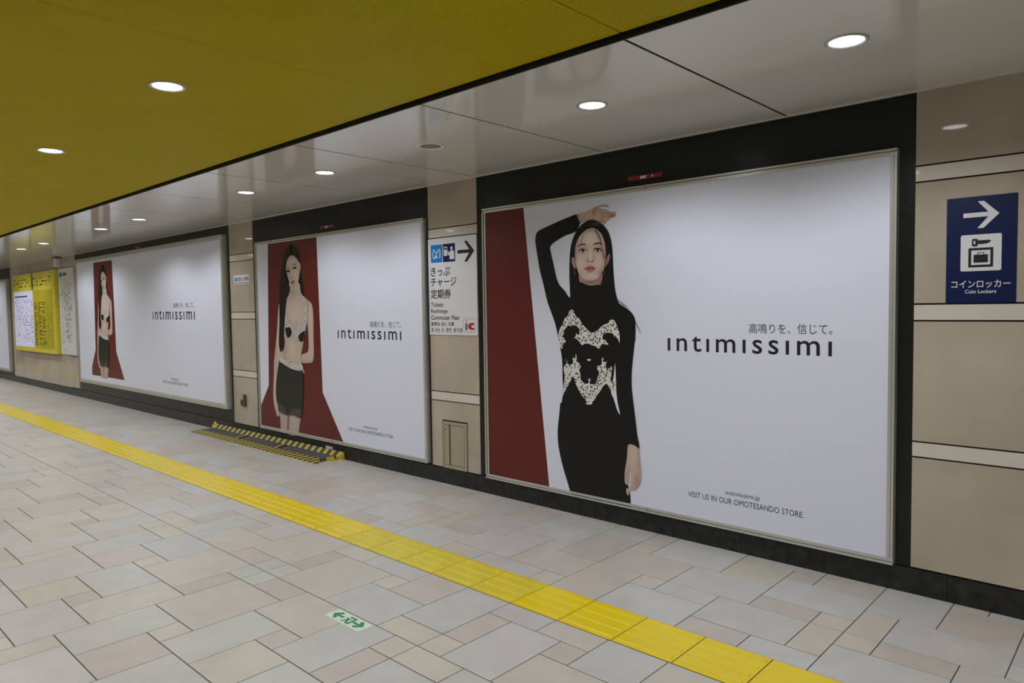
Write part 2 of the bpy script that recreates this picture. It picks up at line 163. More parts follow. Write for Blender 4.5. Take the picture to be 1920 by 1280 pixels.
# ------------------------------------------------------------------ materials
MATS = {}
def new_mat(name):
    mt = bpy.data.materials.new(name)
    mt.use_nodes = True
    MATS[name] = mt
    nt = mt.node_tree
    return mt, nt, nt.nodes['Principled BSDF']

def mat(name, col, rough=0.5, metal=0.0, spec=0.5, var=0.0, scale=6.0, bump=0.0, bscale=80.0, coat=0.0):
    mt, nt, p = new_mat(name)
    p.inputs['Roughness'].default_value = rough
    p.inputs['Metallic'].default_value = metal
    p.inputs['Specular IOR Level'].default_value = spec
    p.inputs['Coat Weight'].default_value = coat
    p.inputs['Coat Roughness'].default_value = 0.05
    tc = nt.nodes.new('ShaderNodeTexCoord')
    nz = nt.nodes.new('ShaderNodeTexNoise')
    nz.inputs['Scale'].default_value = scale
    nz.inputs['Detail'].default_value = 5
    nt.links.new(tc.outputs['Object'], nz.inputs['Vector'])
    mx = nt.nodes.new('ShaderNodeMix'); mx.data_type = 'RGBA'
    lo = tuple(max(0, q * (1 - var)) for q in col); hi = tuple(min(1, q * (1 + var)) for q in col)
    mx.inputs['A'].default_value = (*lo, 1); mx.inputs['B'].default_value = (*hi, 1)
    mr = nt.nodes.new('ShaderNodeMapRange')
    mr.inputs['From Min'].default_value = 0.3; mr.inputs['From Max'].default_value = 0.7
    nt.links.new(nz.outputs['Fac'], mr.inputs['Value'])
    nt.links.new(mr.outputs['Result'], mx.inputs['Factor'])
    nt.links.new(mx.outputs['Result'], p.inputs['Base Color'])
    if bump:
        n2 = nt.nodes.new('ShaderNodeTexNoise'); n2.inputs['Scale'].default_value = bscale
        nt.links.new(tc.outputs['Object'], n2.inputs['Vector'])
        b = nt.nodes.new('ShaderNodeBump'); b.inputs['Strength'].default_value = bump
        b.inputs['Distance'].default_value = 0.002
        nt.links.new(n2.outputs['Fac'], b.inputs['Height'])
        nt.links.new(b.outputs['Normal'], p.inputs['Normal'])
    return mt

def mat_emit(name, col, strength):
    mt, nt, p = new_mat(name)
    p.inputs['Base Color'].default_value = (*(q * 0.5 for q in col), 1)
    p.inputs['Emission Color'].default_value = (*col, 1)
    p.inputs['Emission Strength'].default_value = strength
    return mt

def mat_tile(name, attribute):
    """floor tile: colour from the object or from a face colour, with fine mottling"""
    mt, nt, p = new_mat(name)
    p.inputs['Roughness'].default_value = 0.36
    p.inputs['Specular IOR Level'].default_value = 0.4
    if attribute:
        src = nt.nodes.new('ShaderNodeAttribute'); src.attribute_name = 'tint'
    else:
        src = nt.nodes.new('ShaderNodeObjectInfo')
    geo = nt.nodes.new('ShaderNodeNewGeometry')
    nz = nt.nodes.new('ShaderNodeTexNoise'); nz.inputs['Scale'].default_value = 7; nz.inputs['Detail'].default_value = 6
    nt.links.new(geo.outputs['Position'], nz.inputs['Vector'])
    mr = nt.nodes.new('ShaderNodeMapRange')
    mr.inputs['From Min'].default_value = 0.3; mr.inputs['From Max'].default_value = 0.7
    mr.inputs['To Min'].default_value = 0.94; mr.inputs['To Max'].default_value = 1.05
    nt.links.new(nz.outputs['Fac'], mr.inputs['Value'])
    mul = nt.nodes.new('ShaderNodeVectorMath'); mul.operation = 'SCALE'
    nt.links.new(src.outputs['Color'], mul.inputs[0])
    nt.links.new(mr.outputs['Result'], mul.inputs['Scale'])
    nt.links.new(mul.outputs['Vector'], p.inputs['Base Color'])
    return mt

def mat_lace(name, thread, ground, scale, hole):
    mt, nt, p = new_mat(name)
    p.inputs['Roughness'].default_value = 0.4
    tc = nt.nodes.new('ShaderNodeTexCoord')
    nz = nt.nodes.new('ShaderNodeTexNoise'); nz.inputs['Scale'].default_value = scale * 0.4
    nt.links.new(tc.outputs['Object'], nz.inputs['Vector'])
    ad = nt.nodes.new('ShaderNodeVectorMath'); ad.operation = 'MULTIPLY_ADD'
    nt.links.new(nz.outputs['Color'], ad.inputs[0])
    ad.inputs[1].default_value = (0.007, 0.007, 0.007)
    nt.links.new(tc.outputs['Object'], ad.inputs[2])
    vo = nt.nodes.new('ShaderNodeTexVoronoi'); vo.inputs['Scale'].default_value = scale
    vo.inputs['Randomness'].default_value = 0.75
    vo.voronoi_dimensions = '3D'
    nt.links.new(ad.outputs['Vector'], vo.inputs['Vector'])
    mr = nt.nodes.new('ShaderNodeMapRange')
    mr.inputs['From Min'].default_value = hole; mr.inputs['From Max'].default_value = hole + 0.08
    nt.links.new(vo.outputs['Distance'], mr.inputs['Value'])
    mx = nt.nodes.new('ShaderNodeMix'); mx.data_type = 'RGBA'
    mx.inputs['A'].default_value = (*ground, 1); mx.inputs['B'].default_value = (*thread, 1)
    nt.links.new(mr.outputs['Result'], mx.inputs['Factor'])
    nt.links.new(mx.outputs['Result'], p.inputs['Base Color'])
    return mt

def mat_ink(name):
    """printed photograph: colour laid down per vertex"""
    mt, nt, p = new_mat(name)
    p.inputs['Roughness'].default_value = 0.4
    p.inputs['Specular IOR Level'].default_value = 0.3
    at = nt.nodes.new('ShaderNodeAttribute'); at.attribute_name = 'ink'
    nt.links.new(at.outputs['Color'], p.inputs['Base Color'])
    return mt

def mat_stripes(name, c1, c2, direction, freq):
    mt, nt, p = new_mat(name)
    p.inputs['Roughness'].default_value = 0.5
    tc = nt.nodes.new('ShaderNodeTexCoord')
    dt = nt.nodes.new('ShaderNodeVectorMath'); dt.operation = 'DOT_PRODUCT'
    dt.inputs[1].default_value = tuple(q * freq for q in direction)
    nt.links.new(tc.outputs['Object'], dt.inputs[0])
    fr = nt.nodes.new('ShaderNodeMath'); fr.operation = 'FRACT'
    nt.links.new(dt.outputs['Value'], fr.inputs[0])
    gt = nt.nodes.new('ShaderNodeMath'); gt.operation = 'GREATER_THAN'; gt.inputs[1].default_value = 0.5
    nt.links.new(fr.outputs[0], gt.inputs[0])
    mx = nt.nodes.new('ShaderNodeMix'); mx.data_type = 'RGBA'
    mx.inputs['A'].default_value = (*c1, 1); mx.inputs['B'].default_value = (*c2, 1)
    nt.links.new(gt.outputs[0], mx.inputs['Factor'])
    nt.links.new(mx.outputs['Result'], p.inputs['Base Color'])
    return mt

mat('stone', (0.475, 0.415, 0.34), 0.04, var=0.13, scale=2.2, spec=0.25)
mat('stone_light', (0.66, 0.625, 0.56), 0.05, var=0.04, scale=3, spec=0.35)
mat('joint_dark', (0.03, 0.025, 0.03), 0.7)
mat('black_panel', (0.015, 0.017, 0.0158), 0.30, spec=0.25, var=0.1)
mat('black_granite', (0.018, 0.019, 0.017), 0.35, var=0.6, scale=18, spec=0.35)
mat('ceiling_white', (0.70, 0.69, 0.655), 0.09, spec=0.35, var=0.015, scale=2)
mat('plenum', (0.18, 0.18, 0.18), 0.9)
mat('gap_shade_black', (0.012, 0.012, 0.012), 0.5)  # shade of the ceiling gap, put in as colour
mat('ceiling_yellow', (0.55, 0.455, 0.004), 0.5, spec=0.12, var=0.04, scale=3)
mat('grout', (0.065, 0.06, 0.075), 0.9)
mat_tile('tile', False)
mat_tile('tile_far', True)
mat('tactile', (0.78, 0.60, 0.003), 0.30, var=0.06, scale=4)
mat('tactile_worn', (0.68, 0.56, 0.03), 0.38, var=0.08, scale=6)
mat('aluminium', (0.62, 0.62, 0.60), 0.32, metal=0.6)
mat('aluminium_dull', (0.42, 0.42, 0.40), 0.45, metal=0.3)
mat('paper', (0.755, 0.795, 0.95), 0.38, spec=0.3)
mat('print_red', (0.130, 0.019, 0.017), 0.38, spec=0.3)
mat('print_black', (0.008, 0.008, 0.009), 0.38, spec=0.3)
mat('print_hair', (0.010, 0.009, 0.010), 0.38, spec=0.3)
mat('print_ink', (0.02, 0.018, 0.03), 0.4, spec=0.3)
mat('print_tag', (0.055, 0.055, 0.065), 0.4, spec=0.3)
mat('print_skirt', (0.020, 0.020, 0.017), 0.4, spec=0.3)
mat('print_grey_ink', (0.16, 0.16, 0.18), 0.4, spec=0.3)
mat('skin', (0.66, 0.465, 0.39), 0.4, spec=0.3, var=0.04, scale=5)
mat('skin_shade', (0.45, 0.29, 0.235), 0.4, spec=0.3)
mat('skin_deep', (0.30, 0.17, 0.14), 0.4, spec=0.3)
mat('lips', (0.42, 0.14, 0.125), 0.4, spec=0.3)
mat('lip_line', (0.16, 0.05, 0.045), 0.4, spec=0.3)
mat('eye_white', (0.62, 0.58, 0.58), 0.4, spec=0.3)
mat('eye_shadow', (0.36, 0.215, 0.18), 0.4, spec=0.3)
mat_ink('photo_print')
mat('brow', (0.10, 0.065, 0.055), 0.4, spec=0.3)
mat_lace('lace_white', (0.76, 0.74, 0.73), (0.012, 0.012, 0.012), 66, 0.36)
mat_lace('lace_small', (0.70, 0.68, 0.67), (0.03, 0.03, 0.03), 88, 0.33)
mat_lace('lace_hem', (0.03, 0.028, 0.03), (0.17, 0.12, 0.105), 80, 0.26)
mat('sign_white', (0.74, 0.75, 0.80), 0.35, spec=0.3)
mat('sign_navy', (0.006, 0.014, 0.075), 0.35, spec=0.3)
mat('sign_blue', (0.015, 0.22, 0.62), 0.35, spec=0.3)
mat('sign_black', (0.010, 0.010, 0.012), 0.4)
mat('sign_red', (0.42, 0.02, 0.025), 0.4)
mat('sign_pink', (0.55, 0.22, 0.52), 0.4)
mat('sign_grey', (0.16, 0.16, 0.16), 0.4)
mat('sticker_red', (0.33, 0.018, 0.015), 0.4)
mat('board_yellow', (0.78, 0.70, 0.07), 0.3, var=0.03)
mat('board_olive', (0.60, 0.52, 0.03), 0.25, var=0.10, scale=2)
mat_emit('lit_screen', (0.74, 0.75, 1.0), 0.30)
mat('hatch_metal', (0.40, 0.37, 0.27), 0.35, metal=0.2, var=0.05)
mat('box_metal', (0.14, 0.14, 0.12), 0.4, metal=0.5)
mat('rubber_grey', (0.085, 0.085, 0.095), 0.7, var=0.15, bump=0.3)
YEL, BLK = (0.46, 0.37, 0.02), (0.014, 0.013, 0.012)
mat_stripes('hazard_slant', YEL, BLK, (1.0, -1.0, 0.0), 11.0)
mat_stripes('hazard_upright', YEL, BLK, (1.0, 0.0, 0.25), 8.6)
mat('hazard_yellow', YEL, 0.5)
mat('glow_plate', (0.62, 0.78, 0.62), 0.4)
mat('glow_green', (0.03, 0.20, 0.13), 0.4)
mat('lamp_ring', (0.60, 0.60, 0.62), 0.3, metal=0.5)
mat_emit('lamp_lens', (0.93, 0.95, 1.0), LENS_GLOW)
mat('speaker_rim', (0.85, 0.84, 0.80), 0.4)
mat('speaker_mesh', (0.22, 0.21, 0.18), 0.6, bump=0.6, bscale=400)
mat('plain_wall', (0.44, 0.38, 0.30), 0.25, var=0.06)

# ------------------------------------------------------------------ mesh helpers
def tag(o, label=None, cat=None, group=None, kind=None):
    if label: o['label'] = label
    if cat: o['category'] = cat
    if group: o['group'] = group
    if kind: o['kind'] = kind
    return o

def link(name, me, parent=None, loc=None):
    o = bpy.data.objects.new(name, me)
    COL.objects.link(o)
    if parent is not None: o.parent = parent
    if loc is not None: o.location = loc
    return o

def empty(name, loc=(0, 0, 0)):
    """a thing's Empty; its parts are built in world metres and shifted back by the Empty's place"""
    o = bpy.data.objects.new(name, None)
    o.empty_display_size = 0.1
    COL.objects.link(o)
    o.location = loc
    return o

def mesh(name, verts, faces, mt, smooth=False):
    me = bpy.data.meshes.new(name)
    me.from_pydata([tuple(v) for v in verts], [], faces)
    for q in (mt if isinstance(mt, (list, tuple)) else [mt]):
        me.materials.append(MATS[q] if isinstance(q, str) else q)
    if smooth:
        for p in me.polygons: p.use_smooth = True
    me.update()
    return me

def put(name, verts, faces, mt, parent=None, smooth=False):
    """mesh given in world metres; parented without moving"""
    me = mesh(name, verts, faces, mt, smooth)
    o = link(name, me, parent)
    if parent is not None:
        w = Vector((0, 0, 0)); q = parent
        while q is not None:
            w += q.location; q = q.parent
        o.location = -w
    return o

def box_vf(x0, x1, y0, y1, z0, z1, b=0.0):
    if b <= 0:
        v = [(x, y, z) for z in (z0, z1) for y in (y0, y1) for x in (x0, x1)]
        f = [(0, 2, 3, 1), (4, 5, 7, 6), (0, 1, 5, 4), (2, 6, 7, 3), (0, 4, 6, 2), (1, 3, 7, 5)]
        return v, f
    bm = bmesh.new()
    r = bmesh.ops.create_cube(bm, size=1.0)
    for q in bm.verts:
        q.co = Vector(((x0 + x1) / 2 + q.co.x * (x1 - x0), (y0 + y1) / 2 + q.co.y * (y1 - y0), (z0 + z1) / 2 + q.co.z * (z1 - z0)))
    bmesh.ops.bevel(bm, geom=bm.edges[:], offset=b, segments=1, affect='EDGES')
    bm.verts.index_update()
    v = [tuple(q.co) for q in bm.verts]; f = [tuple(w.index for w in p.verts) for p in bm.faces]
    bm.free()
    return v, f

def box(name, x0, x1, y0, y1, z0, z1, mt, parent=None, b=0.0):
    v, f = box_vf(x0, x1, y0, y1, z0, z1, b)
    return put(name, v, f, mt, parent)

def merge(parts):
    V, F = [], []
    for v, f in parts:
        n = len(V); V += list(v); F += [tuple(i + n for i in q) for q in f]
    return V, F

def smooth_loop(pts, n=4):
    out = []
    k = len(pts)
    for i in range(k):
        p0, p1, p2, p3 = (Vector(pts[(i + j) % k]) for j in (-1, 0, 1, 2))
        for s in range(n):
            t = s / n
            out.append(tuple(0.5 * ((2 * p1) + (p2 - p0) * t + (2 * p0 - 5 * p1 + 4 * p2 - p3) * t * t + (3 * p1 - p0 - 3 * p2 + p3) * t ** 3)))
    return out

def flat(name, loops, y, mt, parent=None, smooth=False):
    """flat print on the wall: loops of (x, z), the first the outline, the others holes"""
    if not isinstance(loops[0][0], (tuple, list)): loops = [loops]
    if smooth: loops = [smooth_loop(l) for l in loops]
    tri = tessellate_polygon([[Vector((p[0], p[1], 0)) for p in l] for l in loops])
    v = [(p[0], y, p[1]) for l in loops for p in l]
    f = []
    for a, b, c in tri:
        ax, az = v[b][0] - v[a][0], v[b][2] - v[a][2]
        bx, bz = v[c][0] - v[a][0], v[c][2] - v[a][2]
        f.append((a, b, c) if ax * bz - az * bx > 0 else (a, c, b))
    return put(name, v, f, mt, parent)

def soft_flat(name, pts, y, base, blobs, parent, smooth=True, step=0.007):
    """flat print with soft tones: the outline is cut into a fine grid that carries the ink colour"""
    if smooth: pts = smooth_loop(pts)
    tri = tessellate_polygon([[Vector((p[0], p[1], 0)) for p in pts]])
    bm = bmesh.new()
    vs = [bm.verts.new((p[0], y, p[1])) for p in pts]
    for t_ in tri:
        try: bm.faces.new([vs[i] for i in t_])
        except ValueError: pass
    for axis in (0, 2):
        lo = min(v.co[axis] for v in bm.verts); hi = max(v.co[axis] for v in bm.verts)
        q = lo + step
        while q < hi:
            co = [0, 0, 0]; co[axis] = q; no = [0, 0, 0]; no[axis] = 1
            bmesh.ops.bisect_plane(bm, geom=bm.verts[:] + bm.edges[:] + bm.faces[:], plane_co=co, plane_no=no)
            q += step
    bm.normal_update()
    for f_ in bm.faces:
        if f_.normal.y > 0: f_.normal_flip()
    bm.verts.index_update()
    v = [tuple(q.co) for q in bm.verts]; f = [tuple(w.index for w in p.verts) for p in bm.faces]
    bm.free()
    o = put(name, v, f, 'photo_print', parent)
    at = o.data.attributes.new('ink', 'FLOAT_COLOR', 'POINT')
    for i, p in enumerate(v):
        c = Vector(base)
        for bx, bz, rx, rz, col, st in blobs:
            d = ((p[0] - bx) / max(rx, 1e-4)) ** 2 + ((p[2] - bz) / max(rz, 1e-4)) ** 2
            if d < 6: c = c.lerp(Vector(col), st * math.exp(-d))
        at.data[i].color = (*c, 1)
    return o

def rect(x0, x1, z0, z1): return [(x0, z0), (x1, z0), (x1, z1), (x0, z1)]

def rounded(x0, x1, z0, z1, r, n=5):
    out = []
    for cx, cz, a0 in ((x1 - r, z0 + r, -90), (x1 - r, z1 - r, 0), (x0 + r, z1 - r, 90), (x0 + r, z0 + r, 180)):
        for i in range(n + 1):
            a = math.radians(a0 + 90 * i / n)
            out.append((cx + r * math.cos(a), cz + r * math.sin(a)))
    return out

def circle(cx, cz, rx, rz=None, n=20):
    rz = rz or rx
    return [(cx + rx * math.cos(2 * math.pi * i / n), cz + rz * math.sin(2 * math.pi * i / n)) for i in range(n)]

def ribbon(pts, w):
    L, R = [], []
    for i, p in enumerate(pts):
        a = Vector(pts[max(i - 1, 0)]); b = Vector(pts[min(i + 1, len(pts) - 1)])
        d = (b - a).normalized(); nrm = Vector((-d.y, d.x)) * w / 2
        L.append(tuple(Vector(p) + nrm)); R.append(tuple(Vector(p) - nrm))
    return L + R[::-1]

DG = None
def text_vf(string, bold=0.0, spacing=1.0):
    cu = bpy.data.curves.new('lettering', 'FONT')
    cu.body = string
    cu.size = 1.0
    cu.offset = bold
    cu.space_character = spacing
    cu.resolution_u = 3
    o = bpy.data.objects.new('lettering', cu)
    COL.objects.link(o)
    bpy.context.view_layer.update()
    dg = bpy.context.evaluated_depsgraph_get()
    me = o.evaluated_get(dg).to_mesh()
    v = [(q.co.x, q.co.y) for q in me.vertices]
    f = [tuple(p.vertices) for p in me.polygons]
    o.evaluated_get(dg).to_mesh_clear()
    bpy.data.objects.remove(o)
    bpy.data.curves.remove(cu)
    return v, f

def lettering(name, string, ink, y, mt, parent, bold=0.0, spacing=1.0):
    v, f = text_vf(string, bold, spacing)
    if not v: return None
    xs = [p[0] for p in v]; zs = [p[1] for p in v]
    x0, x1, z0, z1 = ink
    sx = (x1 - x0) / (max(xs) - min(xs)); sz = (z1 - z0) / (max(zs) - min(zs))
    V = [(x0 + (p[0] - min(xs)) * sx, y, z0 + (p[1] - min(zs)) * sz) for p in v]
    return put(name, V, f, mt, parent)

def glyphs(name, string, ink, y, mt, parent, bold=0.0, spacing=1.0):
    """lettering with each character an object of its own"""
    v, f = text_vf(string, bold, spacing)
    ends = []
    for i in range(len(string)):
        q = text_vf(string[:i + 1], bold, spacing)[0]
        ends.append(max(p[0] for p in q) if q else -1e9)
    xs = [p[0] for p in v]; zs_ = [p[1] for p in v]
    x0, x1, z0, z1 = ink
    sx = (x1 - x0) / (max(xs) - min(xs)); sz = (z1 - z0) / (max(zs_) - min(zs_))
    root = list(range(len(v)))
    def find(i):
        while root[i] != i:
            root[i] = root[root[i]]; i = root[i]
        return i
    for q in f:
        for i in q[1:]: root[find(i)] = find(q[0])
    span = {}
    for i, p in enumerate(v):
        r = find(i); lo, hi = span.get(r, (1e9, -1e9)); span[r] = (min(lo, p[0]), max(hi, p[0]))
    char_of = {r: next((k for k, e in enumerate(ends) if (lo + hi) / 2 <= e + 1e-5), len(ends) - 1) for r, (lo, hi) in span.items()}
    for k in range(len(string)):
        ids = [i for i in range(len(v)) if char_of[find(i)] == k]
        if not ids: continue
        at = {i: n for n, i in enumerate(ids)}
        V = [(x0 + (v[i][0] - min(xs)) * sx, y, z0 + (v[i][1] - min(zs_)) * sz) for i in ids]
        put(name, V, [tuple(at[i] for i in q) for q in f if q[0] in at], mt, parent)

def disc_vf(r, z, n=28, cx=0, cy=0):
    return [(cx + r * math.cos(2 * math.pi * i / n), cy + r * math.sin(2 * math.pi * i / n), z) for i in range(n)], [tuple(range(n - 1, -1, -1))]

def lathe_vf(profile, n=28):
    V, F = [], []
    for r, z in profile:
        V += [(r * math.cos(2 * math.pi * i / n), r * math.sin(2 * math.pi * i / n), z) for i in range(n)]
    for k in range(len(profile) - 1):
        for i in range(n):
            j = (i + 1) % n
            F.append((k * n + i, k * n + j, (k + 1) * n + j, (k + 1) * n + i))
    return V, F

# ------------------------------------------------------------------ the setting: shell
floor = box('floor', XL, XR, YF, 0.25, -0.12, -0.0025, 'grout')
tag(floor, 'pale grey and beige stone tiles laid in a mixed rectangular pattern', 'floor', kind='structure')

ceiling = box('ceiling', XL, XR, YF, 0.25, H + 0.40, H + 0.55, 'plenum')
tag(ceiling, 'passage ceiling, ribbed yellow panels with a glossy white strip along the wall', 'ceiling', kind='structure')

wall_back = box('wall_back', XL, XR, 0.012, 0.25, -0.1, H + 0.5, 'joint_dark')
tag(wall_back, 'long wall of polished beige stone columns and black panels behind the posters', 'wall', kind='structure')
wall_front = box('wall_front', XL, XR, YF - 0.2, YF, -0.1, H + 0.5, 'plain_wall')
tag(wall_front, 'beige wall on the far side of the passage, facing the posters', 'wall', kind='structure')
wall_left = box('wall_left', XL - 0.2, XL, YF - 0.2, 0.25, -0.1, H + 0.5, 'plain_wall')
tag(wall_left, 'beige wall closing the distant end of the passage', 'wall', kind='structure')
wall_right = box('wall_right', XR, XR + 0.2, YF - 0.2, 0.25, -0.1, H + 0.5, 'plain_wall')
tag(wall_right, 'beige wall closing the near end of the passage', 'wall', kind='structure')

# white strip panels
def ceiling_panels():
    g = 0.007
    k0 = int(math.floor((CJ0 - XL) / CJ)); k1 = -int(math.floor((XR - CJ0) / CJ))
    me_cache = {}
    for k in range(k1 - 1, k0 + 1):
        x1 = min(CJ0 - CJ * k, XR) - g; x0 = max(CJ0 - CJ * (k + 1), XL) + g
        if x1 - x0 < 0.05: continue
        for (a, b) in ((EDGE, -0.004), (YF, YF - EDGE)):
            w = round(x1 - x0, 4)
            key = (w, round(b - a, 3))
            if key not in me_cache:
                v, f = box_vf(0, w, 0, b - a, H, H + 0.004)
                me_cache[key] = mesh('ceiling_panel', v, f, 'ceiling_white')
            link('ceiling_panel', me_cache[key], ceiling, (x0, a, 0))
    # yellow ribbed panels: fine ribs running across the passage
    pitch = CJ / 120
    def ribbed(w, y0, y1):
        n = max(1, int(round(w / pitch)))
        V, F = [], []
        p = w / n
        prof = []
        for i in range(n):
            prof += [(i * p, 0.005), (i * p + p * 0.25, 0.0), (i * p + p * 0.75, 0.0), ]
        prof.append((w, 0.005))
        for (x, z) in prof:
            V += [(x, y0, z), (x, y1, z)]
        for i in range(len(prof) - 1):
            F.append((2 * i, 2 * i + 1, 2 * i + 3, 2 * i + 2))
        b = len(V)
        V += [(0, y0, 0.02), (w, y0, 0.02), (w, y1, 0.02), (0, y1, 0.02)]
        F.append((b, b + 1, b + 2, b + 3))
        return V, F
    cache = {}
    for k in range(k1 - 1, k0 + 1):
        x1 = min(CJ0 - CJ * k, XR) - 0.0035; x0 = max(CJ0 - CJ * (k + 1), XL) + 0.0035
        if x1 - x0 < 0.05: continue
        w = round(x1 - x0, 4)
        if w not in cache:
            v, f = ribbed(w, YF - EDGE + 0.028, EDGE - 0.028)
            cache[w] = mesh('ribbed_panel', v, f, 'ceiling_yellow')
        link('ribbed_panel', cache[w], ceiling, (x0, 0, HY))
ceiling_panels()
gap_shade_lip = box('gap_shade_lip', XL, XR, EDGE - 0.006, EDGE - 0.001, H + 0.001, H + 0.044, 'gap_shade_black')  # black colour stands in for the shade between the two ceilings
tag(gap_shade_lip, 'thin lip painted black as the shade in the gap between yellow and white ceiling', 'trim', kind='structure')
trim_2 = box('trim_2', XL, XR, -0.012, 0.012, H - 0.006, H + 0.002, 'ceiling_white')
tag(trim_2, 'thin white bead where the ceiling meets the poster wall', 'trim', kind='structure')

baseboard = empty('baseboard_back', (0, 0, 0))
tag(baseboard, 'black granite baseboard running along the poster wall', 'baseboard', kind='structure')
xx = XR
while xx > XL + 0.01:
    x0 = max(XL, xx - 1.05)
    box('granite_slab', x0 + 0.001, xx - 0.001, -0.006, 0.012, -0.002, ZL['pb'] - 0.003, 'black_granite', baseboard)
    xx = x0

# stone columns and black panels
def slab_with_opening(a, b, z0, z1, o0, o1, oz):
    """stone slab cut out from its foot up to oz between o0 and o1"""
    put('stone_slab', *merge([box_vf(a, o0, 0.0, 0.012, z0, z1), box_vf(o1, b, 0.0, 0.012, z0, z1), box_vf(o0, o1, 0.0, 0.012, oz, z1)]), 'stone', wall_back)
COLUMNS = [(-3.4017, -2.8195), (-7.0, -6.4217)]
x = 0.2361
while x < XR - 0.01:
    COLUMNS.append((x, min(x + 1.2, XR))); x += 1.2
zs = [ZL['pb'], ZL['l6'], ZL['l5'], ZL['l4'], ZL['l3'], ZL['l2'], ZL['l1'], H]
for a, b in COLUMNS:
    for i in range(7):
        band = i in (1, 3, 5)
        z0, z1 = zs[i] + 0.0042, zs[i + 1] - 0.0042
        if i == 0 and abs(a + 3.4017) < 1e-6:
            slab_with_opening(a + 0.002, b - 0.002, z0, z1, -3.268, -2.962, 0.534); continue
        box('stone_band' if band else 'stone_slab', a + 0.002, b - 0.002, 0.0, 0.012, z0, z1, 'stone_light' if band else 'stone', wall_back)
# far plain stone stretch with the map boards
fx = -12.78
for w in (0.74,) * 6:
    for z0, z1 in ((ZL['pb'], 0.72), (0.72, 1.45), (1.45, 2.28), (2.28, H)):
        if z0 == ZL['pb'] and fx == -12.78:
            slab_with_opening(fx - w + 0.0015, fx - 0.0015, z0 + 0.0015, z1 - 0.0015, -13.23, -12.80, 0.70); continue
        box('stone_slab', fx - w + 0.0015, fx - 0.0015, 0.0, 0.012, z0 + 0.0015, z1 - 0.0015, 'stone', wall_back)
    fx -= w
FAR_END = fx
for a, b in ((-2.8195, 0.2361), (-6.4217, -3.4017), (-12.78, -7.0), (XL, FAR_END)):
    n = max(1, int(round((b - a) / 3.0)))
    for i in range(n):
        p, q = a + (b - a) * i / n, a + (b - a) * (i + 1) / n
        for z0, z1 in ((ZL['pb'], 1.885), (1.885, H)):
            box('black_panel', p + 0.001, q - 0.001, 0.004, 0.012, z0 + 0.0005, z1 - 0.0005, 'black_panel', wall_back)

# ------------------------------------------------------------------ floor tiles: four 9 x 9 modules in a checkerboard
MOD_P = [(0,1,0,2,'y'),(1,4,0,2,'g'),(4,6,0,1,'g'),(6,7,0,1,'y'),(7,9,0,3,'p'),(4,7,1,3,'g'),(0,2,2,3,'g'),(2,4,2,3,'p'),
         (0,3,5,8,'b'),(3,5,5,7,'g'),(5,7,5,6,'b'),(7,9,5,6,'g'),(5,6,6,7,'p'),(6,8,6,9,'g'),(8,9,6,8,'p'),(8,9,8,9,'y'),(3,6,7,9,'b'),(0,1,8,9,'g'),(1,3,8,9,'p')]
MOD_Q = [(0,3,0,2,'p'),(3,6,0,2,'g'),(6,8,0,1,'p'),(8,9,0,1,'y'),(6,9,1,3,'g'),(0,1,2,3,'y'),(1,4,2,3,'g'),(4,6,2,3,'b'),
         (0,2,5,8,'g'),(2,4,5,7,'p'),(4,7,5,6,'g'),(7,9,5,6,'b'),(4,5,6,7,'b'),(5,8,6,9,'b'),(8,9,6,8,'p'),(2,5,7,9,'g'),(0,2,8,9,'y'),(8,9,8,9,'g')]
MOD_R = [(0,1,0,1,'g'),(1,4,0,3,'b'),(4,7,0,2,'g'),(7,9,0,1,'y'),(0,1,1,3,'p'),(7,9,1,4,'g'),(4,5,2,3,'b'),(5,7,2,4,'p'),(0,2,3,6,'b'),
         (2,5,3,5,'g'),(5,8,4,7,'g'),(8,9,4,6,'b'),(2,3,5,6,'p'),(3,5,5,7,'y'),(0,3,6,8,'g'),(8,9,6,7,'y'),(3,6,7,9,'g'),(6,9,7,9,'p'),(0,1,8,9,'y'),(1,3,8,9,'p')]
MOD_S = [(0,1,0,1,'y'),(1,3,0,3,'g'),(3,6,0,2,'b'),(6,8,0,1,'p'),(8,9,0,1,'g'),(0,1,1,3,'p'),(6,9,1,4,'b'),(3,4,2,3,'p'),(4,6,2,5,'g'),
         (2,4,3,5,'y'),(0,2,3,6,'g'),(2,5,5,8,'g'),(5,7,5,7,'p'),(6,7,4,5,'y'),(7,9,4,7,'g'),(0,2,6,9,'p'),(5,8,7,9,'g'),(8,9,7,9,'y'),(2,3,8,9,'y'),(3,5,8,9,'g')]
TONE = {'g': (0.522, 0.512, 0.503), 'b': (0.533, 0.502, 0.460), 'y': (0.540, 0.503, 0.438), 'p': (0.510, 0.460, 0.430)}
def GX(i): return 0.133 - 0.1479 * i
def GY(j): return -1.404 - 0.1470 * j if j >= -1 else -1.1 - 0.1475 * (j + 2)
def tile_vf(w, d):
    g, c, t = 0.0023, 0.0012, 0.010
    a = [(g, g), (w - g, g), (w - g, d - g), (g, d - g)]
    i = [(g + c, g + c), (w - g - c, g + c), (w - g - c, d - g - c), (g + c, d - g - c)]
    v = [(x, y, -t) for x, y in a] + [(x, y, -c * 0.8) for x, y in a] + [(x, y, 0) for x, y in i]
    f = [(8, 9, 10, 11)]
    for k in range(4):
        n = (k + 1) % 4
        f += [(k, n, 4 + n, 4 + k), (4 + k, 4 + n, 8 + n, 8 + k)]
    return v, f
tiles = []
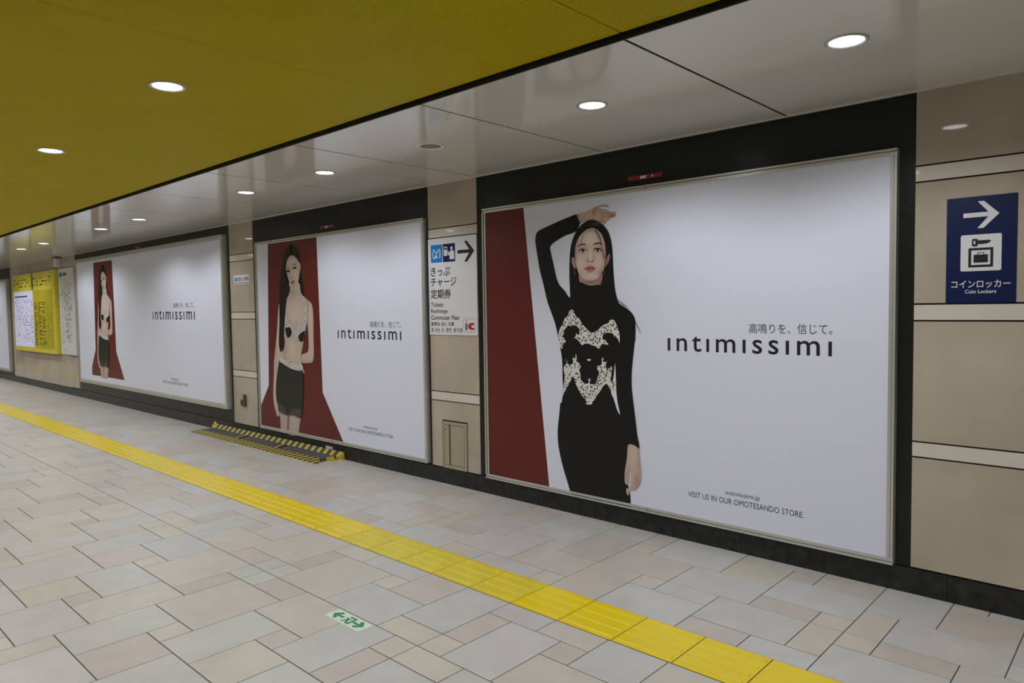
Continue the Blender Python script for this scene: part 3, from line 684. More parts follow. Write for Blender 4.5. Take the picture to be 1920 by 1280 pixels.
for a in range(-5, 21):
    for b in range(-3, 6):
        mod = (MOD_P if a % 2 == 0 else MOD_Q) if b % 2 else (MOD_R if a % 2 == 0 else MOD_S)
        for x0, x1, y0, y1, c in mod:
            X0, X1 = GX(9 * a + x1), GX(9 * a + x0)
            j0, j1 = 9 * b + 4 + y0, 9 * b + 4 + y1
            Y1, Y0 = GY(j0), GY(j1)
            if b == -1 and j1 == -2: Y0 = -1.102
            Y1 = min(Y1, -0.001); Y0 = max(Y0, YF); X0 = max(X0, XL); X1 = min(X1, XR)
            if X1 - X0 < 0.02 or Y1 - Y0 < 0.02: continue
            tiles.append((X0, X1, Y0, Y1, c))
        if b % 2 and b != -1:      # rows of these modules hidden by the strip elsewhere
            for x0, x1 in ((0, 2), (2, 5), (5, 7), (7, 9)):
                X0, X1 = max(GX(9 * a + x1), XL), min(GX(9 * a + x0), XR)
                Y1, Y0 = min(GY(9 * b + 7), -0.001), max(GY(9 * b + 9), YF)
                if X1 - X0 < 0.02 or Y1 - Y0 < 0.02: continue
                tiles.append((X0, X1, Y0, Y1, 'gbgp'[(x0 + a) % 4]))
fwd = Vector(CAM_AXES[2]) * -1; rgt = Vector(CAM_AXES[0]); upv = Vector(CAM_AXES[1]); cl = Vector(CAM_LOC)
def seen_size(t):
    best = 0
    for x, y in ((t[0], t[2]), (t[1], t[2]), (t[0], t[3]), (t[1], t[3]), ((t[0] + t[1]) / 2, (t[2] + t[3]) / 2)):
        d = Vector((x, y, 0)) - cl
        z = d.dot(fwd)
        if z > 0.3 and abs(d.dot(rgt) / z) < 0.722 and abs(d.dot(upv) / z) < 0.482:
            best = max(best, (t[1] - t[0]) * (t[3] - t[2]) / z ** 3)
    return best
tiles.sort(key=seen_size, reverse=True)
cache = {}
for X0, X1, Y0, Y1, c in tiles[:300]:
    w, d = round(X1 - X0, 3), round(Y1 - Y0, 3)
    if (w, d) not in cache:
        v, f = tile_vf(w, d)
        cache[(w, d)] = mesh('floor_tile', v, f, 'tile')
    o = link('floor_tile', cache[(w, d)], floor, (X0, Y0, random.uniform(-0.0002, 0.0002)))
    k = random.uniform(0.965, 1.035)
    o.color = (*(q * k for q in TONE[c]), 1)
V, F, tint = [], [], []
for X0, X1, Y0, Y1, c in tiles[300:]:
    v, f = tile_vf(X1 - X0, Y1 - Y0)
    n = len(V)
    V += [(x + X0, y + Y0, z) for x, y, z in v]
    F += [tuple(i + n for i in q) for q in f]
    k = random.uniform(0.965, 1.035)
    tint += [tuple(q * k for q in TONE[c])] * len(f)
me = mesh('far_floor_tiles', V, F, 'tile_far')
at = me.attributes.new('tint', 'FLOAT_COLOR', 'FACE')
for i, q in enumerate(tint): at.data[i].color = (*q, 1)
o = link('far_floor_tiles', me, floor)
tag(o, kind='stuff')

# tactile guide strip: yellow tiles with four raised bars
def tactile_vf(w):
    parts = []
    v, f = tile_vf(w, 0.3)
    parts.append((v, f))
    for k in range(4):
        yc = 0.0375 + 0.075 * k
        a, b, h = 0.0140, 0.0095, 0.0038
        x0, x1 = 0.012, w - 0.012
        vv = [(x0, yc - a, 0), (x1, yc - a, 0), (x1, yc + a, 0), (x0, yc + a, 0),
              (x0 + 0.005, yc - b, h), (x1 - 0.005, yc - b, h), (x1 - 0.005, yc + b, h), (x0 + 0.005, yc + b, h)]
        ff = [(4, 5, 6, 7), (0, 1, 5, 4), (1, 2, 6, 5), (2, 3, 7, 6), (3, 0, 4, 7)]
        parts.append((vv, ff))
    return merge(parts)
TW = 0.2990
tv, tf = tactile_vf(TW)
me_a = mesh('tactile_tile', tv, tf, 'tactile'); me_b = mesh('tactile_tile', tv, tf, 'tactile_worn')
k = -15
while -TW * k > XL:
    if -TW * (k - 1) < XR:
        link('tactile_tile', me_b if 5 <= k <= 9 else me_a, floor, (-TW * k, -1.402, 0.001))
    k += 1

# ------------------------------------------------------------------ framed advertisements
def frame_rails(root, x0, x1, z0, z1, yb, yf, wi, wl):
    """four aluminium rails: flat inner rail, dark groove, proud outer lip"""
    g = 0.005
    def rail(a0, a1, c0, c1, horizontal, sign):
        # c0 = outer edge coordinate, going inwards by sign
        o1, o2, o3 = c0, c0 + sign * wl, c0 + sign * (wl + g)
        o4 = c0 + sign * (wl + g + wi)
        def bx(p, q, ya, yb_):
            p, q = min(p, q), max(p, q)
            return box_vf(a0, a1, ya, yb_, p, q) if horizontal else box_vf(p, q, ya, yb_, a0, a1)
        v, f = merge([bx(o1, o2, yf, yb), bx(o3, o4, yf + 0.007, yb)])
        r = put('frame_rail', v, f, 'aluminium', root)
        v, f = bx(o2, o3, yf + 0.012, yb)
        put('groove', v, f, 'aluminium_dull', r)
    t = wi + wl + g
    rail(x0, x1, z1, 0, True, -1); rail(x0, x1, z0, 0, True, 1)
    rail(z0 + t, z1 - t, x0, 0, False, 1); rail(z0 + t, z1 - t, x1, 0, False, -1)
    return t

def poster(name, label, x0, x1, z0, z1, yb, ysheet, wi, wl, yf, clips):
    root = empty(name, ((x0 + x1) / 2, 0, z0))
    tag(root, label, 'poster', 'framed advertisements along the wall')
    t = frame_rails(root, x0, x1, z0, z1, yb, yf, wi, wl)
    sheet = box('print_sheet', x0 + t - 0.002, x1 - t + 0.002, ysheet, yb - 0.002, z0 + t - 0.002, z1 - t + 0.002, 'paper', root)
    for cx in clips:
        for cz in (z0 + 0.012, z1 - 0.012):
            box('clip', cx - 0.012, cx + 0.012, yf - 0.003, yf + 0.004, cz - 0.012, cz + 0.012, 'aluminium_dull', root)
    return root, sheet, t

class Layers:
    """prints laid one over the other on a sheet"""
    def __init__(self, sheet, y, tf=None, scale=1.0):
        self.s, self.y, self.tf, self.k = sheet, y, tf or (lambda p: p), scale
    def pts(self, key):
        self.y -= 0.00035
        return [self.tf(p) for p in TRACES[key]]
    def add(self, name, key, mt, smooth=True):
        return flat(name, self.pts(key), self.y, mt, self.s, smooth)
    def soft(self, name, key, base, smooth=True, step=0.007):
        pts = self.pts(key)
        bl = [(*self.tf((b[0], b[1])), b[2] * self.k, b[3] * self.k, b[4], b[5]) for b in TONES.get(key, [])]
        return soft_flat(name, pts, self.y, base, bl, self.s, smooth, step)
    def line(self, name, key, width, mt):
        return flat(name, ribbon(self.pts(key), width), self.y, mt, self.s)
    def dot(self, name, key, u, w, r, mt):
        q = TRACES[key]
        xs = [p[0] for p in q]; zs_ = [p[1] for p in q]
        self.y -= 0.00035
        c = (min(xs) + u * (max(xs) - min(xs)), min(zs_) + w * (max(zs_) - min(zs_)))
        return flat(name, [self.tf(p) for p in circle(*c, r)], self.y, mt, self.s)

# the advertisement with the long black dress
p1, s1, t1 = poster('advertising_poster', 'framed advertisement of a woman in a long black lace dress, one arm raised', -2.724, 0.166, 0.134, 2.211, 0.004, -0.03, 0.016, 0.011, -0.042, (-1.28,))
SKIN = (0.62, 0.465, 0.42)
L = Layers(s1, -0.03)
L.add('red_backdrop', 'p1_red', 'print_red', False)
L.soft('printed_hand', 'p1_hand_up', (0.54, 0.385, 0.30))
for q in 'abcd': L.line('finger_crease', 'p1_crease_' + q, 0.0045, 'skin_deep')
L.soft('printed_hair', 'p1_hair', (0.010, 0.009, 0.010), True, 0.02)
L.soft('printed_neck', 'p1_neck', (0.46, 0.31, 0.26))
L.add('printed_dress', 'p1_dress', 'print_black')
L.add('printed_gap', 'p1_gap', 'paper')
L.add('printed_lace', 'p1_lace_bust', 'lace_white')
L.add('printed_lace', 'p1_lace_waist', 'lace_white')
L.add('printed_bow', 'p1_bow', 'lace_white')
L.soft('printed_hand', 'p1_hand_down', (0.57, 0.43, 0.39))
for q in 'ef': L.line('finger_crease', 'p1_crease_' + q, 0.0045, 'skin_shade')
L.add('printed_ear', 'p1_ear_a', 'skin_shade')
L.add('printed_ear', 'p1_ear_b', 'skin_deep')
L.soft('printed_face', 'p1_face', SKIN, True, 0.005)
L.soft('lips', 'p1_lips', (0.42, 0.165, 0.145), True, 0.005)
L.add('lip_line', 'p1_lipline', 'lip_line')
for q in 'ab':
    L.add('nostril', 'p1_nostril_' + q, 'lip_line')
    L.add('eyebrow', 'p1_brow_' + q, 'brow')
    L.add('eye_white', 'p1_white_' + q, 'eye_white')
    L.dot('iris', 'p1_white_' + q, 0.54, 0.54, 0.0098, 'print_black')
    L.dot('eye_glint', 'p1_white_' + q, 0.44, 0.70, 0.0016, 'eye_white')
    L.add('eyelash', 'p1_lash_' + q, 'print_black')
    L.add('hair_strand', 'p1_strand_' + q, 'print_hair')
    L.add('earring', 'p1_earring_' + q, 'print_grey_ink', False)
for q, w_ in (('c', 0.0028), ('d', 0.0042), ('e', 0.0034), ('f', 0.0028)):
    L.line('hair_strand', 'p1_strand_' + q, w_, 'print_hair')

def ad_lettering(sheet, p, y):
    y -= 0.0006
    glyphs('letter', 'ıntımıssımı', INK[p + '_logo'], y, 'print_ink', sheet, 0.006, 1.25)
    glyphs('letter', '高鳴りを、信じて。', INK[p + '_tag'], y, 'print_tag', sheet)
    lettering('lettering', 'intimissimi.jp', INK[p + '_url'], y, 'print_tag', sheet)
    lettering('lettering', 'VISIT US IN OUR OMOTESANDO STORE.', INK[p + '_visit'], y, 'print_tag', sheet)
ad_lettering(s1, 'p1', -0.03)

def second_figure(sheet, y, tf=None, k=1.0):
    L = Layers(sheet, y, tf, k)
    body = (0.59, 0.475, 0.415)
    L.add('red_backdrop', 'p2_red', 'print_red', False)
    L.add('printed_hair', 'p2_hair', 'print_hair')
    L.soft('printed_arm', 'p2_arm_r', body, True, 0.012)
    L.soft('printed_legs', 'p2_legs', (0.52, 0.40, 0.37), True, 0.012)
    L.soft('printed_body', 'p2_torso', body, True, 0.010)
    L.soft('printed_arm', 'p2_arm_l', body, True, 0.012)
    L.add('printed_ear', 'p2_ear', 'skin_shade')
    L.soft('printed_face', 'p2_face', body, True, 0.006)
    for q in 'ab':
        L.add('eyebrow', 'p2_brow_' + q, 'brow')
        L.add('eye', 'p2_lash_' + q, 'print_black')
    L.add('nose', 'p2_nostril', 'skin_deep')
    L.add('lips', 'p2_lips', 'lips')
    L.add('lip_line', 'p2_lipline', 'lip_line')
    L.add('printed_top', 'p2_bra', 'lace_small')
    L.add('top_panel', 'p2_bra_dark_a', 'print_black')
    L.add('top_panel', 'p2_bra_dark_b', 'print_black')
    L.add('printed_skirt', 'p2_skirt', 'print_skirt')
    L.add('waistband', 'p2_waist', 'lace_small')
    L.add('skirt_hem', 'p2_hem', 'lace_hem')
    L.add('printed_lock', 'p2_lock', 'print_hair')

p2, s2, t2 = poster('advertising_poster', 'framed advertisement of a woman in a short black skirt, hanging above the striped floor cover', -6.314, -3.425, 0.148, 2.211, 0.004, -0.03, 0.016, 0.011, -0.042, (-4.87,))
second_figure(s2, -0.03)
ad_lettering(s2, 'p2', -0.03)

p3, s3, t3 = poster('advertising_poster', 'longest framed advertisement, woman on a narrow red strip, beside the white map panel', -12.56, -7.05, 0.292, 2.362, 0.004, -0.055, 0.035, 0.016, -0.066, ())
second_figure(s3, -0.055, lambda p: (-10.781 + (p[0] + 5.063) * 0.885, 0.443 + (p[1] - 0.175) * 0.9), 0.89)
ad_lettering(s3, 'p3', -0.055)

p4, s4, t4 = poster('advertising_poster', 'framed white advertisement beyond the yellow information board', -22.8, -17.33, 0.21, 2.225, 0.004, -0.055, 0.035, 0.016, -0.066, ())
glyphs('letter', 'ıntımıssımı', (-19.45, -18.03, 1.28, 1.40), -0.056, 'print_ink', s4, 0.0, 1.25)
glyphs('letter', '高鳴りを、信じて。', (-18.68, -18.05, 1.43, 1.49), -0.056, 'print_grey_ink', s4)
lettering('lettering', 'VISIT US IN OUR OMOTESANDO STORE.', (-19.2, -18.3, 0.42, 0.455), -0.056, 'print_grey_ink', s4)

# little red notice strips on the black panels
for x0, x1, which in ((-1.419, -1.172, 'red notice strip above the advertisement of the long black dress'),
                      (-5.04, -4.795, 'red notice strip above the advertisement of the short black skirt'),
                      (-10.0, -9.76, 'red notice strip above the longest advertisement')):
    z = 2.271 if x0 > -9 else 2.40
    r = empty('notice_strip', (x0, 0, z)); tag(r, which, 'sticker')
    box('strip', x0, x1, 0.0015, 0.0045, z - 0.0135, z + 0.0135, 'sticker_red', r)
    w = x1 - x0
    box('white_patch', x0 + w * 0.36, x0 + w * 0.54, 0.0008, 0.002, z - 0.009, z + 0.009, 'sign_white', r)
    box('white_patch', x0 + w * 0.70, x0 + w * 0.74, 0.0008, 0.002, z - 0.006, z + 0.006, 'sign_white', r)

# ------------------------------------------------------------------ signs
def arrow_pts(x0, x1, z0, z1):
    """arrow to the right as one outline"""
    w, h = x1 - x0, z1 - z0
    zc = (z0 + z1) / 2
    q = [(0.0, -0.085), (0.70, -0.085), (0.40, -0.5), (0.575, -0.5), (1.0, 0.0), (0.575, 0.5), (0.40, 0.5), (0.70, 0.085), (0.0, 0.085)]
    return [(x0 + a * w, zc + b * h) for a, b in q]

ticket = empty('ticket_sign', (-3.11, 0, 1.238))
tag(ticket, 'white ticket and recharge sign with black arrow on stone column', 'sign')
tp = box('sign_plate', -3.4, -2.822, -0.006, 0.0, 1.2385, 2.032, 'sign_white', ticket)
yy = -0.0066
a = INK['t_metro']; flat('metro_mark', rect(*a), yy, 'sign_blue', ticket)
def loc(bx, u, w): return (bx[0] + u * (bx[1] - bx[0]), bx[2] + w * (bx[3] - bx[2]))
for sgn in (1, -1):
    path = [(0.5, 0.55), (0.42, 0.40), (0.33, 0.31), (0.24, 0.30), (0.19, 0.36), (0.175, 0.52), (0.20, 0.66), (0.27, 0.68), (0.36, 0.62), (0.45, 0.50), (0.52, 0.38), (0.58, 0.30)]
    path = [loc(a, 0.5 + sgn * (u - 0.5) * 0.95, 0.47 + (w - 0.48) * 1.3) for u, w in path]
    flat('metro_loop', ribbon(path, 0.0095), yy - 0.0004 - 0.0002 * (sgn > 0), 'sign_white', ticket)
a = INK['t_navy']; nv = flat('ticket_pictogram', rect(*a), yy, 'sign_navy', ticket)
flat('machine', rounded(*loc(a, 0.08, 0.34), 0, 0, 0) if False else [loc(a, 0.08, 0.34), loc(a, 0.36, 0.34), loc(a, 0.36, 0.84), loc(a, 0.08, 0.84)], yy - 0.0005, 'sign_white', nv)
flat('machine_slot', [loc(a, 0.13, 0.68), loc(a, 0.31, 0.68), loc(a, 0.31, 0.80), loc(a, 0.13, 0.80)], yy - 0.0009, 'sign_navy', nv)
flat('figure_head', circle(*loc(a, 0.72, 0.74), 0.0135), yy - 0.0005, 'sign_white', nv)
flat('figure_body', [loc(a, u, w) for u, w in ((0.56, 0.13), (0.94, 0.13), (0.94, 0.50), (0.86, 0.62), (0.62, 0.62), (0.54, 0.52), (0.50, 0.46), (0.46, 0.60), (0.39, 0.58), (0.40, 0.44), (0.47, 0.33), (0.56, 0.38))], yy - 0.0006, 'sign_white', nv)
flat('arrow', arrow_pts(*INK['t_arrow']), yy, 'sign_black', ticket)
for key, s, bold in (('ki', 'きっぷ', .012), ('cha', 'チャージ', .012), ('tei', '定期券', .012), ('tick', 'Tickets', .012), ('rech', 'Recharge', .012), ('comm', 'Commuter Pass', .012), ('chi', '售票处 充值 月票', .012), ('kor', '표 사는 곳  충전  정기권', .012)):
    lettering('lettering', s, INK['t_' + key], yy, 'sign_black', ticket, bold) if key != 'kor' else glyphs('letter', s, INK['t_kor'], yy, 'sign_black', ticket, bold)
a = INK['t_ic']
flat('card_outline', [rounded(a[0], a[1], a[2], a[3], 0.014), rounded(a[0] + 0.003, a[1] - 0.003, a[2] + 0.003, a[3] - 0.003, 0.0115)], yy, 'sign_pink', ticket)
flat('card_letter', [loc(a, 0.18, 0.15), loc(a, 0.36, 0.15), loc(a, 0.36, 0.66), loc(a, 0.18, 0.66)], yy, 'sign_grey', ticket)
flat('card_dot', [circle(*loc(a, 0.27, 0.82), 0.014, 0.008), circle(*loc(a, 0.27, 0.82), 0.010, 0.0055)], yy, 'sign_grey', ticket)
flat('card_letter', [loc(a, u, w) for u, w in ((0.90, 0.68), (0.62, 0.68), (0.50, 0.62), (0.42, 0.50), (0.42, 0.34), (0.50, 0.22), (0.60, 0.18), (0.90, 0.18), (0.90, 0.32), (0.68, 0.32), (0.68, 0.52), (0.90, 0.52))], yy, 'sign_red', ticket)

coin = empty('coin_locker_sign', (0.51, 0, 1.449))
tag(coin, 'navy blue coin locker sign with white arrow and key pictogram', 'sign')
box('sign_plate', 0.374, 0.6495, -0.006, 0.0, 1.4485, 1.94, 'sign_navy', coin, b=0.001)
flat('arrow', arrow_pts(*INK['c_arrow']), yy, 'sign_white', coin)
a = INK['c_sq']; pic = flat('locker_pictogram', rounded(*a, 0.008), yy, 'sign_white', coin)
a = INK['c_lock']; t = 0.011
flat('locker_outline', [rect(*a), rect(a[0] + t, a[1] - t, a[2] + t, a[3] - t)], yy - 0.0004, 'sign_black', pic)
a = INK['c_case']
flat('suitcase', rounded(a[0], a[1], a[2], a[2] + (a[3] - a[2]) * 0.78, 0.003), yy - 0.0004, 'sign_black', pic)
xm = (a[0] + a[1]) / 2; zt = a[2] + (a[3] - a[2]) * 0.76
flat('suitcase_handle', [(xm - 0.013, zt), (xm - 0.013, a[3]), (xm + 0.013, a[3]), (xm + 0.013, zt), (xm + 0.010, zt), (xm + 0.010, a[3] - 0.003), (xm - 0.010, a[3] - 0.003), (xm - 0.010, zt)], yy - 0.0004, 'sign_black', pic)
a = INK['c_key']
kp = [(0.0, 0.15), (0.06, 0.0), (0.28, 0.0), (0.33, 0.28), (0.40, 0.30), (0.46, 0.18), (0.52, 0.32), (0.58, 0.20), (0.66, 0.34), (0.74, 0.24), (0.82, 0.36), (0.90, 0.40), (1.0, 0.58), (0.92, 0.76), (0.33, 0.76), (0.28, 0.95), (0.06, 1.0), (0.0, 0.85)]
hole = [(0.08, 0.30), (0.18, 0.30), (0.18, 0.72), (0.08, 0.72)]
flat('key', [[loc(a, u, w) for u, w in kp], [loc(a, u, w) for u, w in hole]], yy - 0.0004, 'sign_black', pic)
lettering('lettering', 'コインロッカー', INK['c_jp'], yy, 'sign_white', coin, 0.012)
lettering('lettering', 'Coin Lockers', INK['c_en'], yy, 'sign_white', coin, 0.015)

cs = empty('camera_notice', (-6.705, 0, 1.77))
tag(cs, 'small white security camera notice on stone column', 'sign')
box('sign_plate', -6.89, -6.52, -0.003, 0.0, 1.768, 1.876, 'sign_white', cs)
flat('blue_mark', rect(-6.87, -6.82, 1.805, 1.845), -0.0036, 'sign_blue', cs)
lettering('lettering', '防犯カメラ作動中', (-6.80, -6.535, 1.800, 1.850), -0.0036, 'sign_black', cs, 0.012)
flat('rule', rect(-6.88, -6.53, 1.778, 1.786), -0.0036, 'sign_grey', cs)

kb = empty('key_box', (-6.72, 0, 0.35))
tag(kb, 'small dark metal box low on the stone column', 'box')
box('body', -6.765, -6.685, -0.038, 0.0, 0.35, 0.488, 'box_metal', kb, b=0.005)
box('lid', -6.762, -6.688, -0.044, -0.038, 0.43, 0.484, 'aluminium_dull', kb, b=0.002)
box('slot', -6.740, -6.712, -0.041, -0.0375, 0.37, 0.415, 'sign_black', kb)

# access hatch in the stone column under the ticket sign
hx0, hx1, hz0, hz1 = -3.268, -2.962, 0.1335, 0.534
hat = empty('access_hatch', ((hx0 + hx1) / 2, 0, hz0))
tag(hat, 'beige metal access hatch with slot, low in the stone column', 'hatch')
w = hx1 - hx0
hi0, hi1 = hx0 + 0.012, hx1 - 0.010
put('frame', *merge([box_vf(hi0, hi1, -0.004, 0.012, hz1 - 0.036, hz1 - 0.012), box_vf(hi0, hi1, -0.004, 0.012, hz0, hz0 + 0.028),
                     box_vf(hi0, hi0 + 0.018, -0.004, 0.012, hz0 + 0.028, hz1 - 0.036), box_vf(hi1 - 0.026, hi1, -0.004, 0.012, hz0 + 0.028, hz1 - 0.036)]), 'hatch_metal', hat)
box('door_leaf', hx0 + w * 0.335, hi1 - 0.030, -0.0045, 0.012, hz0 + 0.032, hz1 - 0.040, 'hatch_metal', hat)
box('side_leaf', hi0 + 0.021, hx0 + w * 0.27, -0.0045, 0.012, hz0 + 0.032, hz1 - 0.040, 'hatch_metal', hat)
box('latch', hi0 + 0.026, hi0 + 0.036, -0.007, -0.004, hz1 - 0.085, hz1 - 0.070, 'box_metal', hat)

# floor sign
fs = empty('floor_exit_sign', (-1.637, -2.05, 0))
tag(fs, 'pale green luminous exit sign set in the floor tiles', 'sign')
fx0, fx1, fy0, fy1 = -1.774, -1.500, -2.089, -2.002
box('plate', fx0, fx1, fy0, fy1, -0.001, 0.0022, 'glow_plate', fs, b=0.0008)
def ground(name, pts, z, mt):
    P = [(fx0 + u * (fx1 - fx0), fy0 + w_ * (fy1 - fy0)) for u, w_ in pts]
    tri = tessellate_polygon([[Vector((p[0], p[1], 0)) for p in P]])
    v = [(p[0], p[1], z) for p in P]
    put(name, v, [tuple(t_) for t_ in tri], mt, fs)
ARW = [(0.36, 0.42), (0.36, 0.58), (0.20, 0.58), (0.27, 0.78), (0.20, 0.88), (0.07, 0.5), (0.20, 0.12), (0.27, 0.22), (0.20, 0.42)]
ground('arrow', ARW, 0.0028, 'glow_green')
ground('arrow', [(1 - u, w_) for u, w_ in ARW], 0.0028, 'glow_green')
ground('doorway', [(0.52, 0.15), (0.63, 0.15), (0.63, 0.85), (0.45, 0.85), (0.45, 0.70), (0.58, 0.74), (0.58, 0.25), (0.52, 0.25)], 0.0028, 'glow_green')
ground('runner', [(0.40, 0.15), (0.44, 0.15), (0.48, 0.35), (0.54, 0.20), (0.57, 0.25), (0.51, 0.48), (0.55, 0.58), (0.53, 0.64), (0.49, 0.58), (0.45, 0.66), (0.40, 0.60), (0.46, 0.50), (0.43, 0.30)], 0.0030, 'glow_green')

# striped floor cover along the foot of the wall
fc = empty('floor_cover', (-6.1, -0.16, 0))
tag(fc, 'low grey floor cover with black and yellow hazard striping against the wall', 'floor cover')
cx0, cx1 = -7.55, -4.74
yA, yB, yC = -0.298, -0.215, -0.062
v = [(cx0, yA, 0.0), (cx1, yA, 0.0), (cx1, yA, 0.006), (cx0, yA, 0.006), (cx0 + 0.10, yB, 0.030), (cx1 - 0.05, yB, 0.030), (cx1 - 0.05, yB, 0.0), (cx0 + 0.10, yB, 0.0)]
f = [(0, 1, 2, 3), (3, 2, 5, 4), (4, 5, 6, 7), (0, 3, 4, 7), (1, 6, 5, 2), (0, 7, 6, 1)]
put('striped_ramp', v, f, 'hazard_slant', fc)
js = [cx0 + 0.10, -6.47, -5.60, cx1 - 0.05]
for i in range(3):
    a, b = js[i], js[i + 1]
    d0, d1 = (0.10 if i == 0 else 0.0), 0.0
    s0 = 0.05 if i else 0.0
    v = [(a + 0.004, yB, 0.002), (b - 0.004, yB, 0.002), (b - 0.09 * (i < 2), yC, 0.002), (a + 0.004 - 0.09 * (i > 0), yC, 0.002)]
    v += [(x_, y_, 0.031) for x_, y_, _ in v]
    f = [(3, 2, 1, 0), (4, 5, 6, 7), (0, 1, 5, 4), (1, 2, 6, 5), (2, 3, 7, 6), (3, 0, 4, 7)]
    put('cover_plate', v, f, 'rubber_grey', fc)
for xj in (-6.47, -5.60):
    for (u0, u1, mt) in ((-0.075, -0.035, 'hazard_yellow'), (-0.030, 0.030, 'sign_black')):
        v = [(xj + u0, yB, 0.0312), (xj + u1, yB, 0.0312), (xj + u1 - 0.09, yC, 0.0312), (xj + u0 - 0.09, yC, 0.0312)]
        v += [(x_, y_, 0.0325) for x_, y_, _ in v]
        f = [(3, 2, 1, 0), (4, 5, 6, 7), (0, 1, 5, 4), (1, 2, 6, 5), (2, 3, 7, 6), (3, 0, 4, 7)]
        put('joint_tape', v, f, mt, fc)
# upright guard: leans on the baseboard
v = [(cx0 + 0.10, yC, 0.0), (cx1 + 0.02, yC, 0.0), (cx1 + 0.02, -0.010, 0.072), (cx0 + 0.10, -0.010, 0.072), (cx0 + 0.10, yC, 0.032), (cx1 + 0.02, yC, 0.032), (cx1 + 0.02, -0.010, 0.0), (cx0 + 0.10, -0.010, 0.0)]
f = [(0, 1, 5, 4), (4, 5, 2, 3), (3, 2, 6, 7), (0, 4, 3, 7), (1, 6, 2, 5), (0, 7, 6, 1)]
put('striped_guard', v, f, 'hazard_upright', fc)
put('end_wedge', [(cx1 + 0.02, yC, 0), (cx1 + 0.075, yC + 0.022, 0), (cx1 + 0.045, -0.010, 0.0), (cx1 + 0.02, -0.010, 0.0), (cx1 + 0.02, yC, 0.03), (cx1 + 0.03, yC + 0.012, 0.022), (cx1 + 0.035, -0.011, 0.072), (cx1 + 0.02, -0.010, 0.072)],
    [(3, 2, 1, 0), (4, 5, 6, 7), (0, 1, 5, 4), (1, 2, 6, 5), (2, 3, 7, 6), (3, 0, 4, 7)], 'hazard_yellow', fc)
put('end_wedge', [(cx0 + 0.10, yC, 0), (cx0 + 0.10, -0.010, 0), (cx0 + 0.05, -0.010, 0), (cx0 + 0.06, yC, 0), (cx0 + 0.10, yC, 0.032), (cx0 + 0.10, -0.010, 0.078), (cx0 + 0.045, -0.012, 0.10), (cx0 + 0.055, yC, 0.03)],
    [(3, 2, 1, 0), (4, 5, 6, 7), (0, 1, 5, 4), (1, 2, 6, 5), (2, 3, 7, 6), (3, 0, 4, 7)], 'hazard_yellow', fc)
put('end_tape', [(cx1 - 0.048, -0.16, 0.0), (cx1 - 0.002, -0.15, 0.0), (cx1 + 0.004, -0.085, 0.0), (cx1 - 0.048, -0.085, 0.0), (cx1 - 0.051, -0.16, 0.0335), (cx1 - 0.030, -0.15, 0.0335), (cx1 - 0.028, -0.085, 0.0335), (cx1 - 0.051, -0.085, 0.0335)],
    [(3, 2, 1, 0), (4, 5, 6, 7), (0, 1, 5, 4), (1, 2, 6, 5), (2, 3, 7, 6), (3, 0, 4, 7)], 'hazard_yellow', fc)
st = box('paper_label', -5.03, -4.91, -0.0085, -0.0055, 0.070, 0.098, 'sign_white')
tag(st, 'little white paper label on the black baseboard above the striped cover', 'label')

# ------------------------------------------------------------------ information boards far along the wall
mb = empty('information_board', (-15.2, 0, 0.70))
tag(mb, 'yellow station information board with a lit white panel', 'board')
bx0, bx1, bz0, bz1 = -16.70, -13.76, 0.712, 2.262
box('cabinet', bx0, bx1, -0.075, -0.0005, bz0, bz1, 'board_yellow', mb, b=0.006)
scr = box('lit_panel', bx0 + 0.06, -15.22, -0.079, -0.074, 0.80, 1.915, 'lit_screen', mb)
lst = box('list_panel', -15.17, bx1 - 0.14, -0.079, -0.074, 0.80, 1.915, 'board_olive', mb)
box('header_gap', -15.26, -15.17, -0.0765, -0.074, 1.93, 2.258, 'box_metal', mb)
def marks(name, x0, x1, z0, z1, rows, cols, y, mt, parent, fill=0.6):
    parts = []
    dz = (z1 - z0) / rows; dx = (x1 - x0) / cols
    for i in range(rows):
        for j in range(cols):
            if random.random() > fill: continue
            w_ = dx * random.uniform(0.35, 0.9); h_ = dz * random.uniform(0.25, 0.5)
            parts.append(box_vf(x0 + j * dx, x0 + j * dx + w_, y - 0.001, y, z0 + i * dz, z0 + i * dz + h_))
    if parts:
        o_ = put(name, *merge(parts), mt, parent); tag(o_, kind='stuff')
marks('small_print', bx0 + 0.12, bx1 - 0.2, 2.00, 2.20, 3, 22, -0.0755, 'sign_black', mb, 0.45)
marks('small_print', -15.12, -14.30, 0.86, 1.70, 26, 3, -0.0795, 'sign_black', lst, 0.9)
marks('small_print', -14.25, -13.95, 0.95, 1.60, 14, 3, -0.0795, 'sign_grey', lst, 0.35)
marks('small_print', bx0 + 0.12, -15.45, 0.86, 1.78, 30, 10, -0.0795, 'sign_grey', scr, 0.25)
marks('small_print', -15.42, -15.26, 0.86, 1.78, 20, 3, -0.0795, 'sign_black', scr, 0.4)
flat('heading_rule', rect(bx0 + 0.12, -15.6, 1.80, 1.825), -0.0795, 'sign_navy', scr)
rm = empty('route_map', (-13.3, 0, 0.72))
tag(rm, 'narrow white route map panel beside the yellow board', 'board')
mp = box('panel', -13.70, -12.84, -0.02, -0.0005, 0.722, 2.262, 'sign_white', rm, b=0.003)
flat('blue_mark', rect(-13.64, -13.48, 2.12, 2.20), -0.0206, 'sign_blue', mp)
flat('rule', rect(-13.45, -13.2, 2.13, 2.19), -0.0206, 'sign_grey', mp)
marks('small_print', -13.62, -12.95, 1.40, 2.0, 16, 9, -0.0206, 'sign_grey', mp, 0.30)
marks('small_print', -13.35, -13.00, 0.95, 1.40, 24, 3, -0.0206, 'sign_black', mp, 0.5)
